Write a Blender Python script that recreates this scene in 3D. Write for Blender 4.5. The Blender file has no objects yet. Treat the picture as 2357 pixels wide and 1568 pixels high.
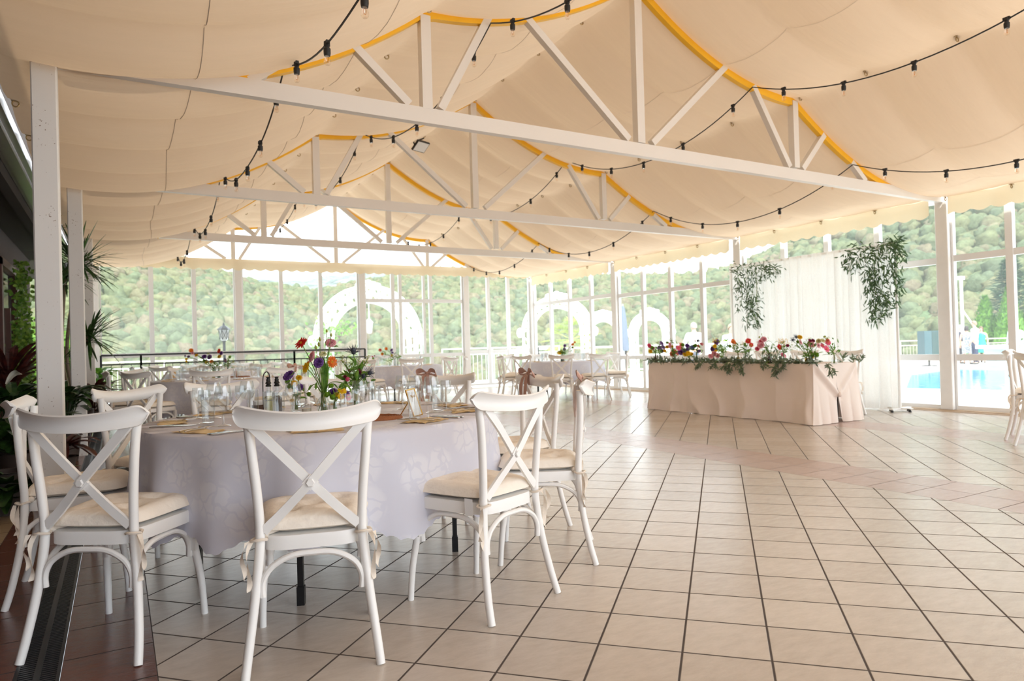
import bpy, math, random
from mathutils import Vector, Matrix, noise
from math import sin, cos, pi, radians, sqrt, atan2, hypot

# ------------------------------------------------------------------ camera, sky, sun, exposure
sc = bpy.context.scene
COL = sc.collection
CAM_H, F_PX, YAW, PITCH, ROLL = 1.09, 1584.0, radians(29.86), radians(0.49), radians(-1.59)
def cam_axes():
    cp, sp, cr, sr, cy, sy = cos(PITCH), sin(PITCH), cos(ROLL), sin(ROLL), cos(YAW), sin(YAW)
    R = Matrix(((cr, 0, sr), (0, 1, 0), (-sr, 0, cr))) @ Matrix(((1, 0, 0), (0, cp, sp), (0, -sp, cp)))
    return R @ Matrix(((cy, -sy, 0), (sy, cy, 0), (0, 0, 1)))          # rows: right, forward, up
AX = cam_axes()
cd = bpy.data.cameras.new('camera'); cam = bpy.data.objects.new('camera', cd); COL.objects.link(cam)
r, f, u = AX[0], AX[1], AX[2]
cam.matrix_world = Matrix(((r[0], u[0], -f[0], 0), (r[1], u[1], -f[1], 0), (r[2], u[2], -f[2], CAM_H), (0, 0, 0, 1)))
cd.sensor_fit = 'HORIZONTAL'; cd.sensor_width = 36.0; cd.lens = 36.0 * F_PX / 2357.0
cd.clip_start = 0.05; cd.clip_end = 2000
cd.dof.use_dof = True; cd.dof.focus_distance = 3.1; cd.dof.aperture_fstop = 4.0
sc.camera = cam

world = bpy.data.worlds.new('sky'); sc.world = world; world.use_nodes = True
bg = world.node_tree.nodes['Background']; bg.inputs[0].default_value = (0.87, 0.935, 1.0, 1); bg.inputs[1].default_value = 1.6
sd = bpy.data.lights.new('sun', 'SUN'); sd.energy = 4.0; sd.angle = radians(1.2); sd.color = (1.0, 0.95, 0.86)
sun = bpy.data.objects.new('sun', sd); COL.objects.link(sun)
sun.rotation_euler = Vector((0.30, 0.85, -1.15)).to_track_quat('-Z', 'Y').to_euler()
vs = sc.view_settings
vs.view_transform = 'Standard'; vs.look = 'None'; vs.exposure = 1.25; vs.gamma = 1.0; vs.use_curve_mapping = False
cy_ = sc.cycles
cy_.max_bounces = 10; cy_.diffuse_bounces = 5; cy_.transparent_max_bounces = 24; cy_.transmission_bounces = 6; cy_.glossy_bounces = 6
cy_.caustics_reflective = False; cy_.caustics_refractive = False
cy_.sample_clamp_indirect = 6.0

# ------------------------------------------------------------------ helpers
def tag(o, label=None, cat=None, group=None, kind=None):
    if label: o['label'] = label
    if cat: o['category'] = cat
    if group: o['group'] = group
    if kind: o['kind'] = kind
    return o
def empty(name, loc=(0, 0, 0), rz=0.0, label=None, cat=None, group=None):
    o = bpy.data.objects.new(name, None); COL.objects.link(o)
    o.location = loc; o.rotation_euler = (0, 0, rz); o.empty_display_size = 0.1
    return tag(o, label, cat, group)
def dup(o, parent=None):
    c = o.copy(); COL.objects.link(c)
    if parent is not None: c.parent = parent
    for ch in o.children: dup(ch, c)
    return c
def lnk(name, me, parent=None, loc=None, mat=None):
    o = bpy.data.objects.new(name, me); COL.objects.link(o)
    if parent is not None: o.parent = parent
    if loc is not None: o.location = loc
    return o

class MB:
    """collects shapes and links them as one mesh object"""
    def __init__(s): s.v = []; s.f = []; s.m = []; s.mi = 0
    def add(s, vs_, fs):
        b = len(s.v); s.v += [tuple(p) for p in vs_]
        s.f += [tuple(b + i for i in q) for q in fs]; s.m += [s.mi] * len(fs); return s
    def box(s, c, d, rz=0.0, M=None):
        x, y, z = d[0] / 2, d[1] / 2, d[2] / 2
        P = [Vector(p) for p in ((-x, -y, -z), (x, -y, -z), (x, y, -z), (-x, y, -z), (-x, -y, z), (x, -y, z), (x, y, z), (-x, y, z))]
        R = M if M is not None else Matrix.Rotation(rz, 3, 'Z')
        return s.add([R @ p + Vector(c) for p in P], [(0, 3, 2, 1), (4, 5, 6, 7), (0, 1, 5, 4), (1, 2, 6, 5), (2, 3, 7, 6), (3, 0, 4, 7)])
    def beam(s, a, b, w, h, up=(0, 0, 1)):
        a, b = Vector(a), Vector(b); d = b - a; L = d.length; d.normalize(); up = Vector(up)
        if abs(d.dot(up)) > 0.99: up = Vector((0, 1, 0))
        x = d.cross(up).normalized(); z = x.cross(d)
        M = Matrix((x, d, z)).transposed()
        return s.box((a + b) / 2, (w, L, h), M=M)
    def tube(s, pts, r, n=8, cap=True, flat=None, up=None):
        pts = [Vector(p) for p in pts]; k = len(pts)
        rr = r if isinstance(r, (list, tuple)) else [r] * k
        vs_, fs = [], []
        prev = None
        for i, p in enumerate(pts):
            t = (pts[min(i + 1, k - 1)] - pts[max(i - 1, 0)]).normalized()
            if up is not None: x = Vector(up).cross(t)
            elif prev is None:
                x = Vector((0, 0, 1)).cross(t)
                if x.length < 0.2: x = Vector((0, 1, 0)).cross(t)
            else: x = prev - t * prev.dot(t)
            if x.length < 1e-6: x = Vector((1, 0, 0))
            x.normalize(); y = t.cross(x); prev = x
            fl = flat if flat else 1.0
            for j in range(n):
                a = 2 * pi * j / n
                vs_.append(p + x * (rr[i] * cos(a)) + y * (rr[i] * fl * sin(a)))
        for i in range(k - 1):
            for j in range(n):
                j2 = (j + 1) % n
                fs.append((i * n + j, i * n + j2, (i + 1) * n + j2, (i + 1) * n + j))
        if cap: fs += [tuple(range(n - 1, -1, -1)), tuple((k - 1) * n + j for j in range(n))]
        return s.add(vs_, fs)
    def lathe(s, prof, n=20, c=(0, 0, 0), M=None):
        vs_, fs = [], []
        k = len(prof); c = Vector(c)
        for (rad, z) in prof:
            for j in range(n):
                a = 2 * pi * j / n; p = Vector((rad * cos(a), rad * sin(a), z))
                vs_.append((M @ p if M is not None else p) + c)
        for i in range(k - 1):
            for j in range(n):
                j2 = (j + 1) % n
                fs.append((i * n + j, i * n + j2, (i + 1) * n + j2, (i + 1) * n + j))
        if prof[0][0] > 1e-5: fs.append(tuple(range(n - 1, -1, -1)))
        if prof[-1][0] > 1e-5: fs.append(tuple((k - 1) * n + j for j in range(n)))
        return s.add(vs_, fs)
    def grid(s, fn, nu, nv, wrap=False):
        vs_ = [fn(i / nu, j / nv) for j in range(nv + 1) for i in range(nu + (0 if wrap else 1))]
        w = nu if wrap else nu + 1
        fs = []
        for j in range(nv):
            for i in range(nu):
                i2 = (i + 1) % w
                fs.append((j * w + i, j * w + i2, (j + 1) * w + i2, (j + 1) * w + i))
        return s.add(vs_, fs)
    def ball(s, c, r, n=10, m=6, sc_=(1, 1, 1)):
        c = Vector(c)
        def fn(u_, v_):
            a, b = 2 * pi * u_, pi * (v_ - 0.5)
            return c + Vector((r * sc_[0] * cos(a) * cos(b), r * sc_[1] * sin(a) * cos(b), r * sc_[2] * sin(b)))
        return s.grid(fn, n, m, wrap=True)
    def leaf(s, p, d, L, w, nrm=(0, 0, 1), bend=0.15):
        p, d, nrm = Vector(p), Vector(d).normalized(), Vector(nrm)
        x = d.cross(nrm)
        if x.length < 1e-3: x = d.cross(Vector((1, 0, 0)))
        x.normalize(); nn = x.cross(d)
        q = lambda t, o, h: p + d * (L * t) + x * (w * o) + nn * (L * h)
        V = [q(0, 0, 0), q(.3, -.45, .03), q(.3, .45, .03), q(.3, 0, -.02), q(.68, -.36, .02 - bend * .4), q(.68, .36, .02 - bend * .4), q(.68, 0, -.03 - bend * .4), q(1, 0, -bend)]
        return s.add(V, [(0, 3, 1), (0, 2, 3), (1, 3, 6, 4), (3, 2, 5, 6), (4, 6, 7), (6, 5, 7)])
    def mesh(s, name, mats, ang=40):
        me = bpy.data.meshes.new(name); me.from_pydata(s.v, [], s.f)
        for m in (mats if isinstance(mats, (list, tuple)) else [mats]): me.materials.append(m)
        if len(me.materials) > 1: me.polygons.foreach_set('material_index', s.m)
        me.validate()
        if ang:
            me.shade_smooth(); me.set_sharp_from_angle(angle=radians(ang))
        me.update(); return me
    def obj(s, name, mats, parent=None, loc=None, ang=40):
        return lnk(name, s.mesh(name, mats, ang), parent, loc)

def smooth(pts, n=6):
    """Catmull-Rom through the points"""
    P = [Vector(p) for p in pts]; out = []
    for i in range(len(P) - 1):
        a, b, c, d = P[max(i - 1, 0)], P[i], P[i + 1], P[min(i + 2, len(P) - 1)]
        for k in range(n):
            t = k / n
            out.append(0.5 * ((2 * b) + (c - a) * t + (2 * a - 5 * b + 4 * c - d) * t * t + (3 * b - a - 3 * c + d) * t ** 3))
    out.append(P[-1]); return out
def lerp(a, b, t): return a + (b - a) * t

# ------------------------------------------------------------------ materials
def nm(name):
    m = bpy.data.materials.new(name); m.use_nodes = True
    nt = m.node_tree; return m, nt, nt.nodes['Principled BSDF'], nt.nodes['Material Output']
def node(nt, typ, **kw):
    n = nt.nodes.new(typ)
    for k, v in kw.items():
        if k.startswith('i'): n.inputs[int(k[1:])].default_value = v
        else: setattr(n, k, v)
    return n
def L(nt, a, ao, b, bi): nt.links.new(a.outputs[ao], b.inputs[bi])
def mat(name, col, rough=0.5, metal=0.0, var=0.06, scale=6.0, bump=0.0, bscale=40.0, spec=0.5, sheen=0.0):
    m, nt, bs, out = nm(name)
    bs.inputs['Roughness'].default_value = rough; bs.inputs['Metallic'].default_value = metal
    bs.inputs['Specular IOR Level'].default_value = spec
    if sheen: bs.inputs['Sheen Weight'].default_value = sheen
    tc = node(nt, 'ShaderNodeTexCoord')
    nz = node(nt, 'ShaderNodeTexNoise'); nz.inputs['Scale'].default_value = scale; nz.inputs['Detail'].default_value = 4
    L(nt, tc, 'Object', nz, 'Vector')
    mx = node(nt, 'ShaderNodeMix', data_type='RGBA')
    mx.inputs[6].default_value = (*[c * (1 - var) for c in col], 1); mx.inputs[7].default_value = (*[min(1, c * (1 + var)) for c in col], 1)
    L(nt, nz, 0, mx, 0); L(nt, mx, 2, bs, 'Base Color')
    if bump:
        nb = node(nt, 'ShaderNodeTexNoise'); nb.inputs['Scale'].default_value = bscale; nb.inputs['Detail'].default_value = 3
        L(nt, tc, 'Object', nb, 'Vector')
        bp = node(nt, 'ShaderNodeBump'); bp.inputs['Strength'].default_value = bump; bp.inputs['Distance'].default_value = 0.01
        L(nt, nb, 0, bp, 'Height'); L(nt, bp, 0, bs, 'Normal')
    return m
def leafmat(name, c1, c2, rough=0.5, trans=0.3, scale=30.0):
    m, nt, bs, out = nm(name)
    tc = node(nt, 'ShaderNodeTexCoord'); nz = node(nt, 'ShaderNodeTexNoise'); nz.inputs['Scale'].default_value = scale
    L(nt, tc, 'Object', nz, 'Vector')
    rp = node(nt, 'ShaderNodeValToRGB'); rp.color_ramp.elements[0].position = .35; rp.color_ramp.elements[1].position = .65
    rp.color_ramp.elements[0].color = (*c1, 1); rp.color_ramp.elements[1].color = (*c2, 1)
    L(nt, nz, 0, rp, 0); L(nt, rp, 0, bs, 'Base Color'); bs.inputs['Roughness'].default_value = rough
    tr = node(nt, 'ShaderNodeBsdfTranslucent'); L(nt, rp, 0, tr, 0)
    ms = node(nt, 'ShaderNodeMixShader'); ms.inputs[0].default_value = trans
    L(nt, bs, 0, ms, 1); L(nt, tr, 0, ms, 2); L(nt, ms, 0, out, 0); return m
def glassmat(name, tint=(1, 1, 1), refl=0.9, rough=0.0, base=0.0, veil=0.0):
    """thin clear glass: sees through, mirrors more at grazing angles"""
    m, nt, bs, out = nm(name); nt.nodes.remove(bs)
    tr = node(nt, 'ShaderNodeBsdfTransparent', i0=(*tint, 1)); gl = node(nt, 'ShaderNodeBsdfGlossy')
    gl.inputs['Roughness'].default_value = rough; gl.inputs[0].default_value = (1, 1, 1, 1)
    lw = node(nt, 'ShaderNodeLayerWeight'); lw.inputs[0].default_value = 0.35
    ml = node(nt, 'ShaderNodeMath', operation='MULTIPLY_ADD'); ml.inputs[1].default_value = refl; ml.inputs[2].default_value = base
    L(nt, lw, 'Fresnel', ml, 0)
    ge = node(nt, 'ShaderNodeNewGeometry'); fr = node(nt, 'ShaderNodeMath', operation='SUBTRACT', i0=1.0); L(nt, ge, 'Backfacing', fr, 1)
    mk = node(nt, 'ShaderNodeMath', operation='MULTIPLY', use_clamp=True); L(nt, ml, 0, mk, 0); L(nt, fr, 0, mk, 1)
    ms = node(nt, 'ShaderNodeMixShader'); L(nt, mk, 0, ms, 0); L(nt, tr, 0, ms, 1); L(nt, gl, 0, ms, 2); L(nt, ms, 0, out, 0)
    if veil:                                                         # whitish veil mixed in to imitate haze, lowers outdoor contrast
        tl = node(nt, 'ShaderNodeBsdfTranslucent', i0=(.95, .97, .96, 1)); tc = node(nt, 'ShaderNodeTexCoord'); nz = node(nt, 'ShaderNodeTexNoise'); nz.inputs['Scale'].default_value = 1.5; L(nt, tc, 'Object', nz, 'Vector')
        mr = node(nt, 'ShaderNodeMapRange'); mr.inputs[3].default_value = veil * .6; mr.inputs[4].default_value = veil * 1.4; L(nt, nz, 0, mr, 0)
        m3 = node(nt, 'ShaderNodeMixShader'); L(nt, mr, 0, m3, 0); L(nt, ms, 0, m3, 1); L(nt, tl, 0, m3, 2); L(nt, m3, 0, out, 0)
    return m
def cloth_mat(name, col, tcol, trans, rough=0.9, bump=0.2, wr=(1, 1, 1), wscale=6.0, var=0.04):
    """woven cloth that lets some light through"""
    m, nt, bs, out = nm(name)
    bs.inputs['Roughness'].default_value = rough; bs.inputs['Specular IOR Level'].default_value = 0.2
    tc = node(nt, 'ShaderNodeTexCoord'); mp = node(nt, 'ShaderNodeMapping'); mp.inputs['Scale'].default_value = wr
    L(nt, tc, 'Object', mp, 'Vector')
    nz = node(nt, 'ShaderNodeTexNoise'); nz.inputs['Scale'].default_value = wscale; nz.inputs['Detail'].default_value = 5
    L(nt, mp, 0, nz, 'Vector')
    mx = node(nt, 'ShaderNodeMix', data_type='RGBA')
    mx.inputs[6].default_value = (*[c * (1 - var) for c in col], 1); mx.inputs[7].default_value = (*[min(1, c * (1 + var)) for c in col], 1)
    L(nt, nz, 0, mx, 0); L(nt, mx, 2, bs, 'Base Color')
    bp = node(nt, 'ShaderNodeBump'); bp.inputs['Strength'].default_value = bump; bp.inputs['Distance'].default_value = 0.03
    L(nt, nz, 0, bp, 'Height'); L(nt, bp, 0, bs, 'Normal')
    tr = node(nt, 'ShaderNodeBsdfTranslucent', i0=(*tcol, 1)); L(nt, bp, 0, tr, 'Normal')
    ms = node(nt, 'ShaderNodeMixShader'); ms.inputs[0].default_value = trans
    L(nt, bs, 0, ms, 1); L(nt, tr, 0, ms, 2); L(nt, ms, 0, out, 0); return m
def tile_mat(name, c1, c2, grout, sx, sy, rot=0.0, ox=0.0, oy=0.0, gw=0.006, rough=0.3, mott=0.12, spec=.75):
    """square ceramic tiles with grout joints and stone-like mottling"""
    m, nt, bs, out = nm(name); bs.inputs['Specular IOR Level'].default_value = spec
    tc = node(nt, 'ShaderNodeTexCoord'); mp = node(nt, 'ShaderNodeMapping', vector_type='TEXTURE')
    mp.inputs['Location'].default_value = (ox, oy, 0); mp.inputs['Rotation'].default_value = (0, 0, rot); mp.inputs['Scale'].default_value = (sx, sy, 1)
    L(nt, tc, 'Object', mp, 'Vector')
    sp = node(nt, 'ShaderNodeSeparateXYZ'); L(nt, mp, 0, sp, 0)
    ms = []
    for ax, s in ((0, sx), (1, sy)):
        pp = node(nt, 'ShaderNodeMath', operation='PINGPONG', i1=0.5); L(nt, sp, ax, pp, 0)
        rm = node(nt, 'ShaderNodeMapRange'); rm.inputs[1].default_value = gw / s * .35; rm.inputs[2].default_value = gw / s * .75; rm.inputs[3].default_value = 1; rm.inputs[4].default_value = 0
        L(nt, pp, 0, rm, 0); ms.append(rm)
    mxx = node(nt, 'ShaderNodeMath', operation='MAXIMUM'); L(nt, ms[0], 0, mxx, 0); L(nt, ms[1], 0, mxx, 1)
    fl = node(nt, 'ShaderNodeVectorMath', operation='FLOOR'); L(nt, mp, 0, fl, 0)
    wn = node(nt, 'ShaderNodeTexWhiteNoise', noise_dimensions='3D'); L(nt, fl, 0, wn, 'Vector')
    mp2 = node(nt, 'ShaderNodeMapping'); mp2.inputs['Rotation'].default_value = (0, 0, -rot); mp2.inputs['Scale'].default_value = (6, 16, 1)
    L(nt, tc, 'Object', mp2, 'Vector')
    nz = node(nt, 'ShaderNodeTexNoise'); nz.inputs['Scale'].default_value = 1.6; nz.inputs['Detail'].default_value = 9; nz.inputs['Roughness'].default_value = .7
    L(nt, mp2, 0, nz, 'Vector')
    ad = node(nt, 'ShaderNodeMath', operation='MULTIPLY_ADD', i1=0.25); L(nt, wn, 0, ad, 0)
    mm = node(nt, 'ShaderNodeMath', operation='MULTIPLY', i1=0.75); L(nt, nz, 0, mm, 0); L(nt, mm, 0, ad, 2)
    rp = node(nt, 'ShaderNodeValToRGB'); e = rp.color_ramp.elements; e[0].position = .3; e[1].position = .7; e[0].color = (*c1, 1); e[1].color = (*c2, 1)
    L(nt, ad, 0, rp, 0)
    nd = node(nt, 'ShaderNodeTexNoise'); nd.inputs['Scale'].default_value = 5; nd.inputs['Detail'].default_value = 6; nd.inputs['Roughness'].default_value = .75; L(nt, mp2, 0, nd, 'Vector')
    rs = node(nt, 'ShaderNodeMapRange'); rs.inputs[1].default_value = .64; rs.inputs[2].default_value = .72; rs.inputs[3].default_value = 0; rs.inputs[4].default_value = mott * 3; L(nt, nd, 0, rs, 0)
    mo = node(nt, 'ShaderNodeMix', data_type='RGBA'); mo.inputs[7].default_value = (*[c * .45 for c in c1], 1); L(nt, rs, 0, mo, 0); L(nt, rp, 0, mo, 6)
    mg = node(nt, 'ShaderNodeMix', data_type='RGBA'); mg.inputs[7].default_value = (*grout, 1); L(nt, mxx, 0, mg, 0); L(nt, mo, 2, mg, 6)
    L(nt, mg, 2, bs, 'Base Color')
    rr = node(nt, 'ShaderNodeMapRange'); rr.inputs[1].default_value = 0; rr.inputs[2].default_value = 1; rr.inputs[3].default_value = rough; rr.inputs[4].default_value = 0.85
    L(nt, mxx, 0, rr, 0); L(nt, rr, 0, bs, 'Roughness')
    hh = node(nt, 'ShaderNodeMath', operation='MULTIPLY_ADD', i1=-1.0); L(nt, mxx, 0, hh, 0)
    nb = node(nt, 'ShaderNodeMath', operation='MULTIPLY', i1=0.5); L(nt, nd, 0, nb, 0); L(nt, nb, 0, hh, 2)
    bp = node(nt, 'ShaderNodeBump'); bp.inputs['Strength'].default_value = 0.35; bp.inputs['Distance'].default_value = 0.004
    L(nt, hh, 0, bp, 'Height'); L(nt, bp, 0, bs, 'Normal'); return m

M = {}
M['white'] = mat('white_painted_steel', (.80, .76, .72), .35, var=.03, scale=3)
M['post'] = mat('white_painted_post', (.80, .78, .76), .4, var=.05, scale=9, bump=.05)
M['chair'] = mat('white_chair_plastic', (.89, .885, .875), .38, var=.03, scale=4)
M['yellow'] = mat('yellow_painted_rafter', (.95, .52, .02), .5, var=.08)
M['fabric'] = cloth_mat('cream_ceiling_cloth', (.72, .60, .475), (.88, .60, .36), .06, wr=(1.2, 9, 1), wscale=1.6, bump=.30)
M['valance'] = cloth_mat('cream_awning_cloth', (.86, .77, .60), (.95, .80, .55), .22, bump=.05)
M['seam'] = mat('seam_thread', (.58, .49, .40), .9)
M['brass'] = mat('brass_ring', (.45, .33, .17), .4, metal=.8)
M['black'] = mat('black_cable', (.012, .012, .013), .5)
M['blackmetal'] = mat('black_metal', (.015, .015, .017), .4, metal=.3)
M['alu'] = mat('grey_aluminium', (.42, .43, .43), .35, metal=.8)
M['glass'] = glassmat('window_glass', (.97, .99, .985), .5, veil=.04)
M['ware'] = glassmat('clear_glassware', (.96, .975, .98), 1.5, base=.06)
M['bulb'] = glassmat('bulb_glass', (1, .97, .93), 1.5, base=.12)
M['frame'] = mat('white_window_frame', (.82, .83, .84), .35, var=.02)
M['sill'] = mat('beige_threshold', (.55, .42, .30), .5)
M['tablecloth'] = None
M['tie'] = cloth_mat('cream_cotton', (.90, .82, .72), (.8, .7, .6), .15, bump=.25, wscale=14)
M['cushion'] = cloth_mat('cream_cushion_cotton', (.95, .88, .79), (.8, .7, .6), .05, bump=.4, wscale=16, var=.06)
M['ribbon'] = mat('dusty_rose_satin', (.46, .25, .19), .32, var=.08, sheen=.4)
M['steel'] = mat('polished_cutlery', (.55, .52, .49), .18, metal=1.0)
M['napkin'] = cloth_mat('straw_napkin', (.90, .73, .45), (.9, .7, .4), .2, bump=.2, wscale=30)
M['gold'] = mat('gold_frame', (.75, .48, .14), .25, metal=1.0)
M['paper'] = mat('white_card', (.82, .83, .84), .8, var=.02)
M['stem'] = leafmat('green_stem', (.12, .24, .04), (.22, .38, .07), .5, .2)
M['leaf'] = leafmat('fresh_leaf', (.08, .23, .03), (.24, .44, .07), .45, .42)
M['euca'] = leafmat('eucalyptus_leaf', (.12, .18, .12), (.28, .34, .24), .5, .35)
M['olive'] = leafmat('olive_leaf', (.045, .11, .045), (.15, .24, .12), .5, .3)
# ------------------------------------------------------------------ the setting
TY = [5.42, 9.15, 12.9, 16.68]                 # roof frames
KNOT = [(-0.66, 3.06, .34), (2.33, 3.97, .19), (4.68, 4.80, .22), (7.08, 3.96, .285), (10.16, 3.02, 0)]
def roof_z(x):
    for (x0, z0, s), (x1, z1, _) in zip(KNOT, KNOT[1:]):
        if x <= x1 or x1 > 10:
            t = (x - x0) / (x1 - x0); return lerp(z0, z1, t) - s * 4 * t * (1 - t)
# floor: beige tiles laid diagonally, two-row rosy bands, brown strip along the left edge
rot = radians(-46.63)
gx, gy = Vector((cos(rot), sin(rot))), Vector((-sin(rot), cos(rot)))
o2 = gx * (-.415 * CAM_H) + gy * (2.28 * CAM_H)
TS = .2714 * CAM_H
beige = tile_mat('beige_floor_tile', (.51, .445, .385), (.64, .575, .51), (.06, .043, .036), TS, TS, rot, o2.x, o2.y, .0075, .20)
rosy = tile_mat('rosy_floor_tile', (.45, .325, .285), (.54, .41, .365), (.10, .065, .06), .33, .288, 0, 4.70, 2.218, .005, .25)
rosy2 = tile_mat('rosy_floor_tile_far', (.45, .325, .285), (.54, .41, .365), (.10, .065, .06), .33, .288, 0, 7.62, 2.218, .005, .25)
brown = tile_mat('brown_floor_tile', (.13, .045, .032), (.20, .078, .052), (.02, .012, .01), .72, .312, 0, .10, 3.604, .006, .22)
outer = tile_mat('tan_floor_tile', (.40, .30, .19), (.52, .40, .27), (.06, .05, .04), .3, .3, 0, -.6, 3.6, .006, .35)
fb = MB()
for x0, x1, mi in ((.1, 4.70, 0), (4.70, 5.36, 1), (5.36, 7.62, 0), (7.62, 8.28, 2), (8.28, 10.42, 0)):
    fb.mi = mi; fb.add([(x0, -3, 0), (x1, -3, 0), (x1, 16.95, 0), (x0, 16.95, 0)], [(0, 1, 2, 3)])
tag(fb.obj('floor', [beige, rosy, rosy2], ang=0), kind='structure')
fb = MB()
for x0, x1, mi in ((-.33, -.19, 2), (-.19, .1, 0), (-.62, -.33, 0), (-3.0, -.62, 1)):
    z = 0 if mi != 2 else -.012
    fb.mi = mi; fb.add([(x0, -3, z), (x1, -3, z), (x1, 19, z), (x0, 19, z)], [(0, 1, 2, 3)])
tag(fb.obj('trim_1', [brown, outer, M['blackmetal']], ang=0), kind='structure')
# drain grating in the brown strip: two rows of short slots between three rails
gb = MB()
for x in (-.325, -.262, -.198): gb.box((x, 6.4, -.003), (.012 if x != -.262 else .02, 9.2, .008))
y = 2.0
while y < 11: gb.box((-.262, y, -.004), (.125, .0085, .006)); y += .0185
tag(gb.obj('drain_grate', M['blackmetal'], ang=0), 'long black slotted drain grate set into the brown tile strip', 'drain')

# ceiling cloth: sags between purlins, billows between its hooks
YH = [5.42 + .9325 * k for k in range(-9, 13)]
cb = MB()
NX, NY = 132, 21 * 13
X0, X1, Y0, Y1 = KNOT[0][0], KNOT[-1][0], 5.42 - .9325 * 9, 16.66
def ceil_pt(u_, v_):
    x, yy = lerp(X0, X1, u_), lerp(Y0, Y1, v_)
    z = roof_z(x)
    for (x0, z0, s), (x1, z1, _) in zip(KNOT, KNOT[1:]):
        if x <= x1: t = (x - x0) / (x1 - x0); break
    else: t = 1
    k = (yy - 5.42) / .9325; fr = k - math.floor(k)
    bl = abs(sin(pi * fr)) ** .62
    amp = .135 + .06 * noise.noise(Vector((x * .25, math.floor(k) * 3.1, 2))) + (.02 if x < 2.3 else 0)
    wr = .008 * noise.noise(Vector((x * 1.3, yy * 9, 0)))
    if x > 7.08: amp *= 1 - .75 * max(0, (t - .45) / .55)
    return (x, yy, z - amp * bl * (.55 + 1.2 * t * (1 - t)) + wr + .02)
cb.grid(ceil_pt, NX, NY)
ceil = tag(cb.obj('ceiling', M['fabric'], ang=80), kind='structure')
ce = MB()
for xs in (.48, 1.75, 3.55, 5.85, 8.35, 9.4):
    n_ = 300; rowp = [ceil_pt((xs + .035 * sin(k * .11 + xs) - X0) / (X1 - X0), k / n_) for k in range(n_ + 1)]
    ce.add([(p[0] - .003, p[1], p[2] - .005) for p in rowp] + [(p[0] + .003, p[1], p[2] - .005) for p in rowp], [(k, k + 1, n_ + 2 + k, n_ + 1 + k) for k in range(n_)])
ce.obj('seam', M['seam'], ceil, ang=0)
rb = MB(); rb.tube([(.022 * cos(a * pi / 6), 0, .022 * sin(a * pi / 6) - .03) for a in range(13)], .006, 6, False); rb.lathe([(.03, -.004), (.03, .0)], 12)
ringme = rb.mesh('ring', M['brass'])
nr = 0
for xk, zk, _ in KNOT:
    for yk in YH:
        if yk < 3.2 or yk > 16.7: continue
        if nr < 98: lnk('ring', ringme, ceil, (xk + (.03 if xk < 0 else (-.03 if xk > 10 else 0)), yk - (.11 if min(abs(yk - q) for q in TY) < .1 else 0), zk)); nr += 1
# sun at the left eave is blocked by a box added over the soffit
# roof frames
def truss(Y, dz, label):
    t = empty('roof_truss', (0, Y, 0), 0, label, 'roof truss', 'white steel roof trusses')
    def B(name, a, b, w, h, m='white', up=(0, 1, 0)): 
        mb = MB(); mb.beam((a[0], 0, a[1]), (b[0], 0, b[1]), w, h, up); return mb.obj(name, M[m], t, ang=0)
    B('bottom_chord', (-.32, 3.085 + dz), (10.2, 3.03 + dz * .6), .13, .075)
    B('king_post', (4.68, 3.13 + dz), (4.68, 4.74), .095, .08)
    for x in (2.33, 7.08): B('queen_post', (x, 3.13 + dz), (x, 3.93), .09, .08)
    for a, b in (((.90, 3.13), (1.22, 3.37)), ((2.17, 3.15), (1.68, 3.58)), ((2.46, 3.15), (2.95, 4.05)), ((4.53, 3.15), (3.30, 4.18)),
                 ((4.84, 3.15), (5.95, 4.15)), ((6.97, 3.13), (6.38, 4.0)), ((7.2, 3.13), (7.63, 3.60)), ((8.44, 3.10), (8.16, 3.32))):
        B('diagonal_brace', (a[0], a[1] + dz), b, .068, .065)
    mb = MB(); n_ = 60
    P = []
    for i in range(n_ + 1):
        x = lerp(.62, 9.0, i / n_); z = roof_z(x)
        P.append((x, z))
    vs_ = []
    for x, z in P:
        lo = z - (.085 if x > 4.7 else .055); vs_ += [(x, -.03, lo), (x, .03, lo), (x, .03, z + .03), (x, -.03, z + .03)]
    fs = [(4 * i + a, 4 * i + (a + 1) % 4, 4 * i + 4 + (a + 1) % 4, 4 * i + 4 + a) for i in range(n_) for a in range(4)]
    mb.add(vs_, fs); mb.obj('rafter', M['yellow'], t, ang=30)
    return t
truss(TY[0], 0, 'nearest white roof truss with yellow rafter, spanning from the rust-flecked post')
truss(TY[1], .035, 'second white roof truss from the camera, floodlight just beyond its peak')
truss(TY[2], .055, 'third white roof truss, last one before the glazed gable')
truss(TY[3], .10, 'farthest white roof truss, against the bright gable glass')
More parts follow.
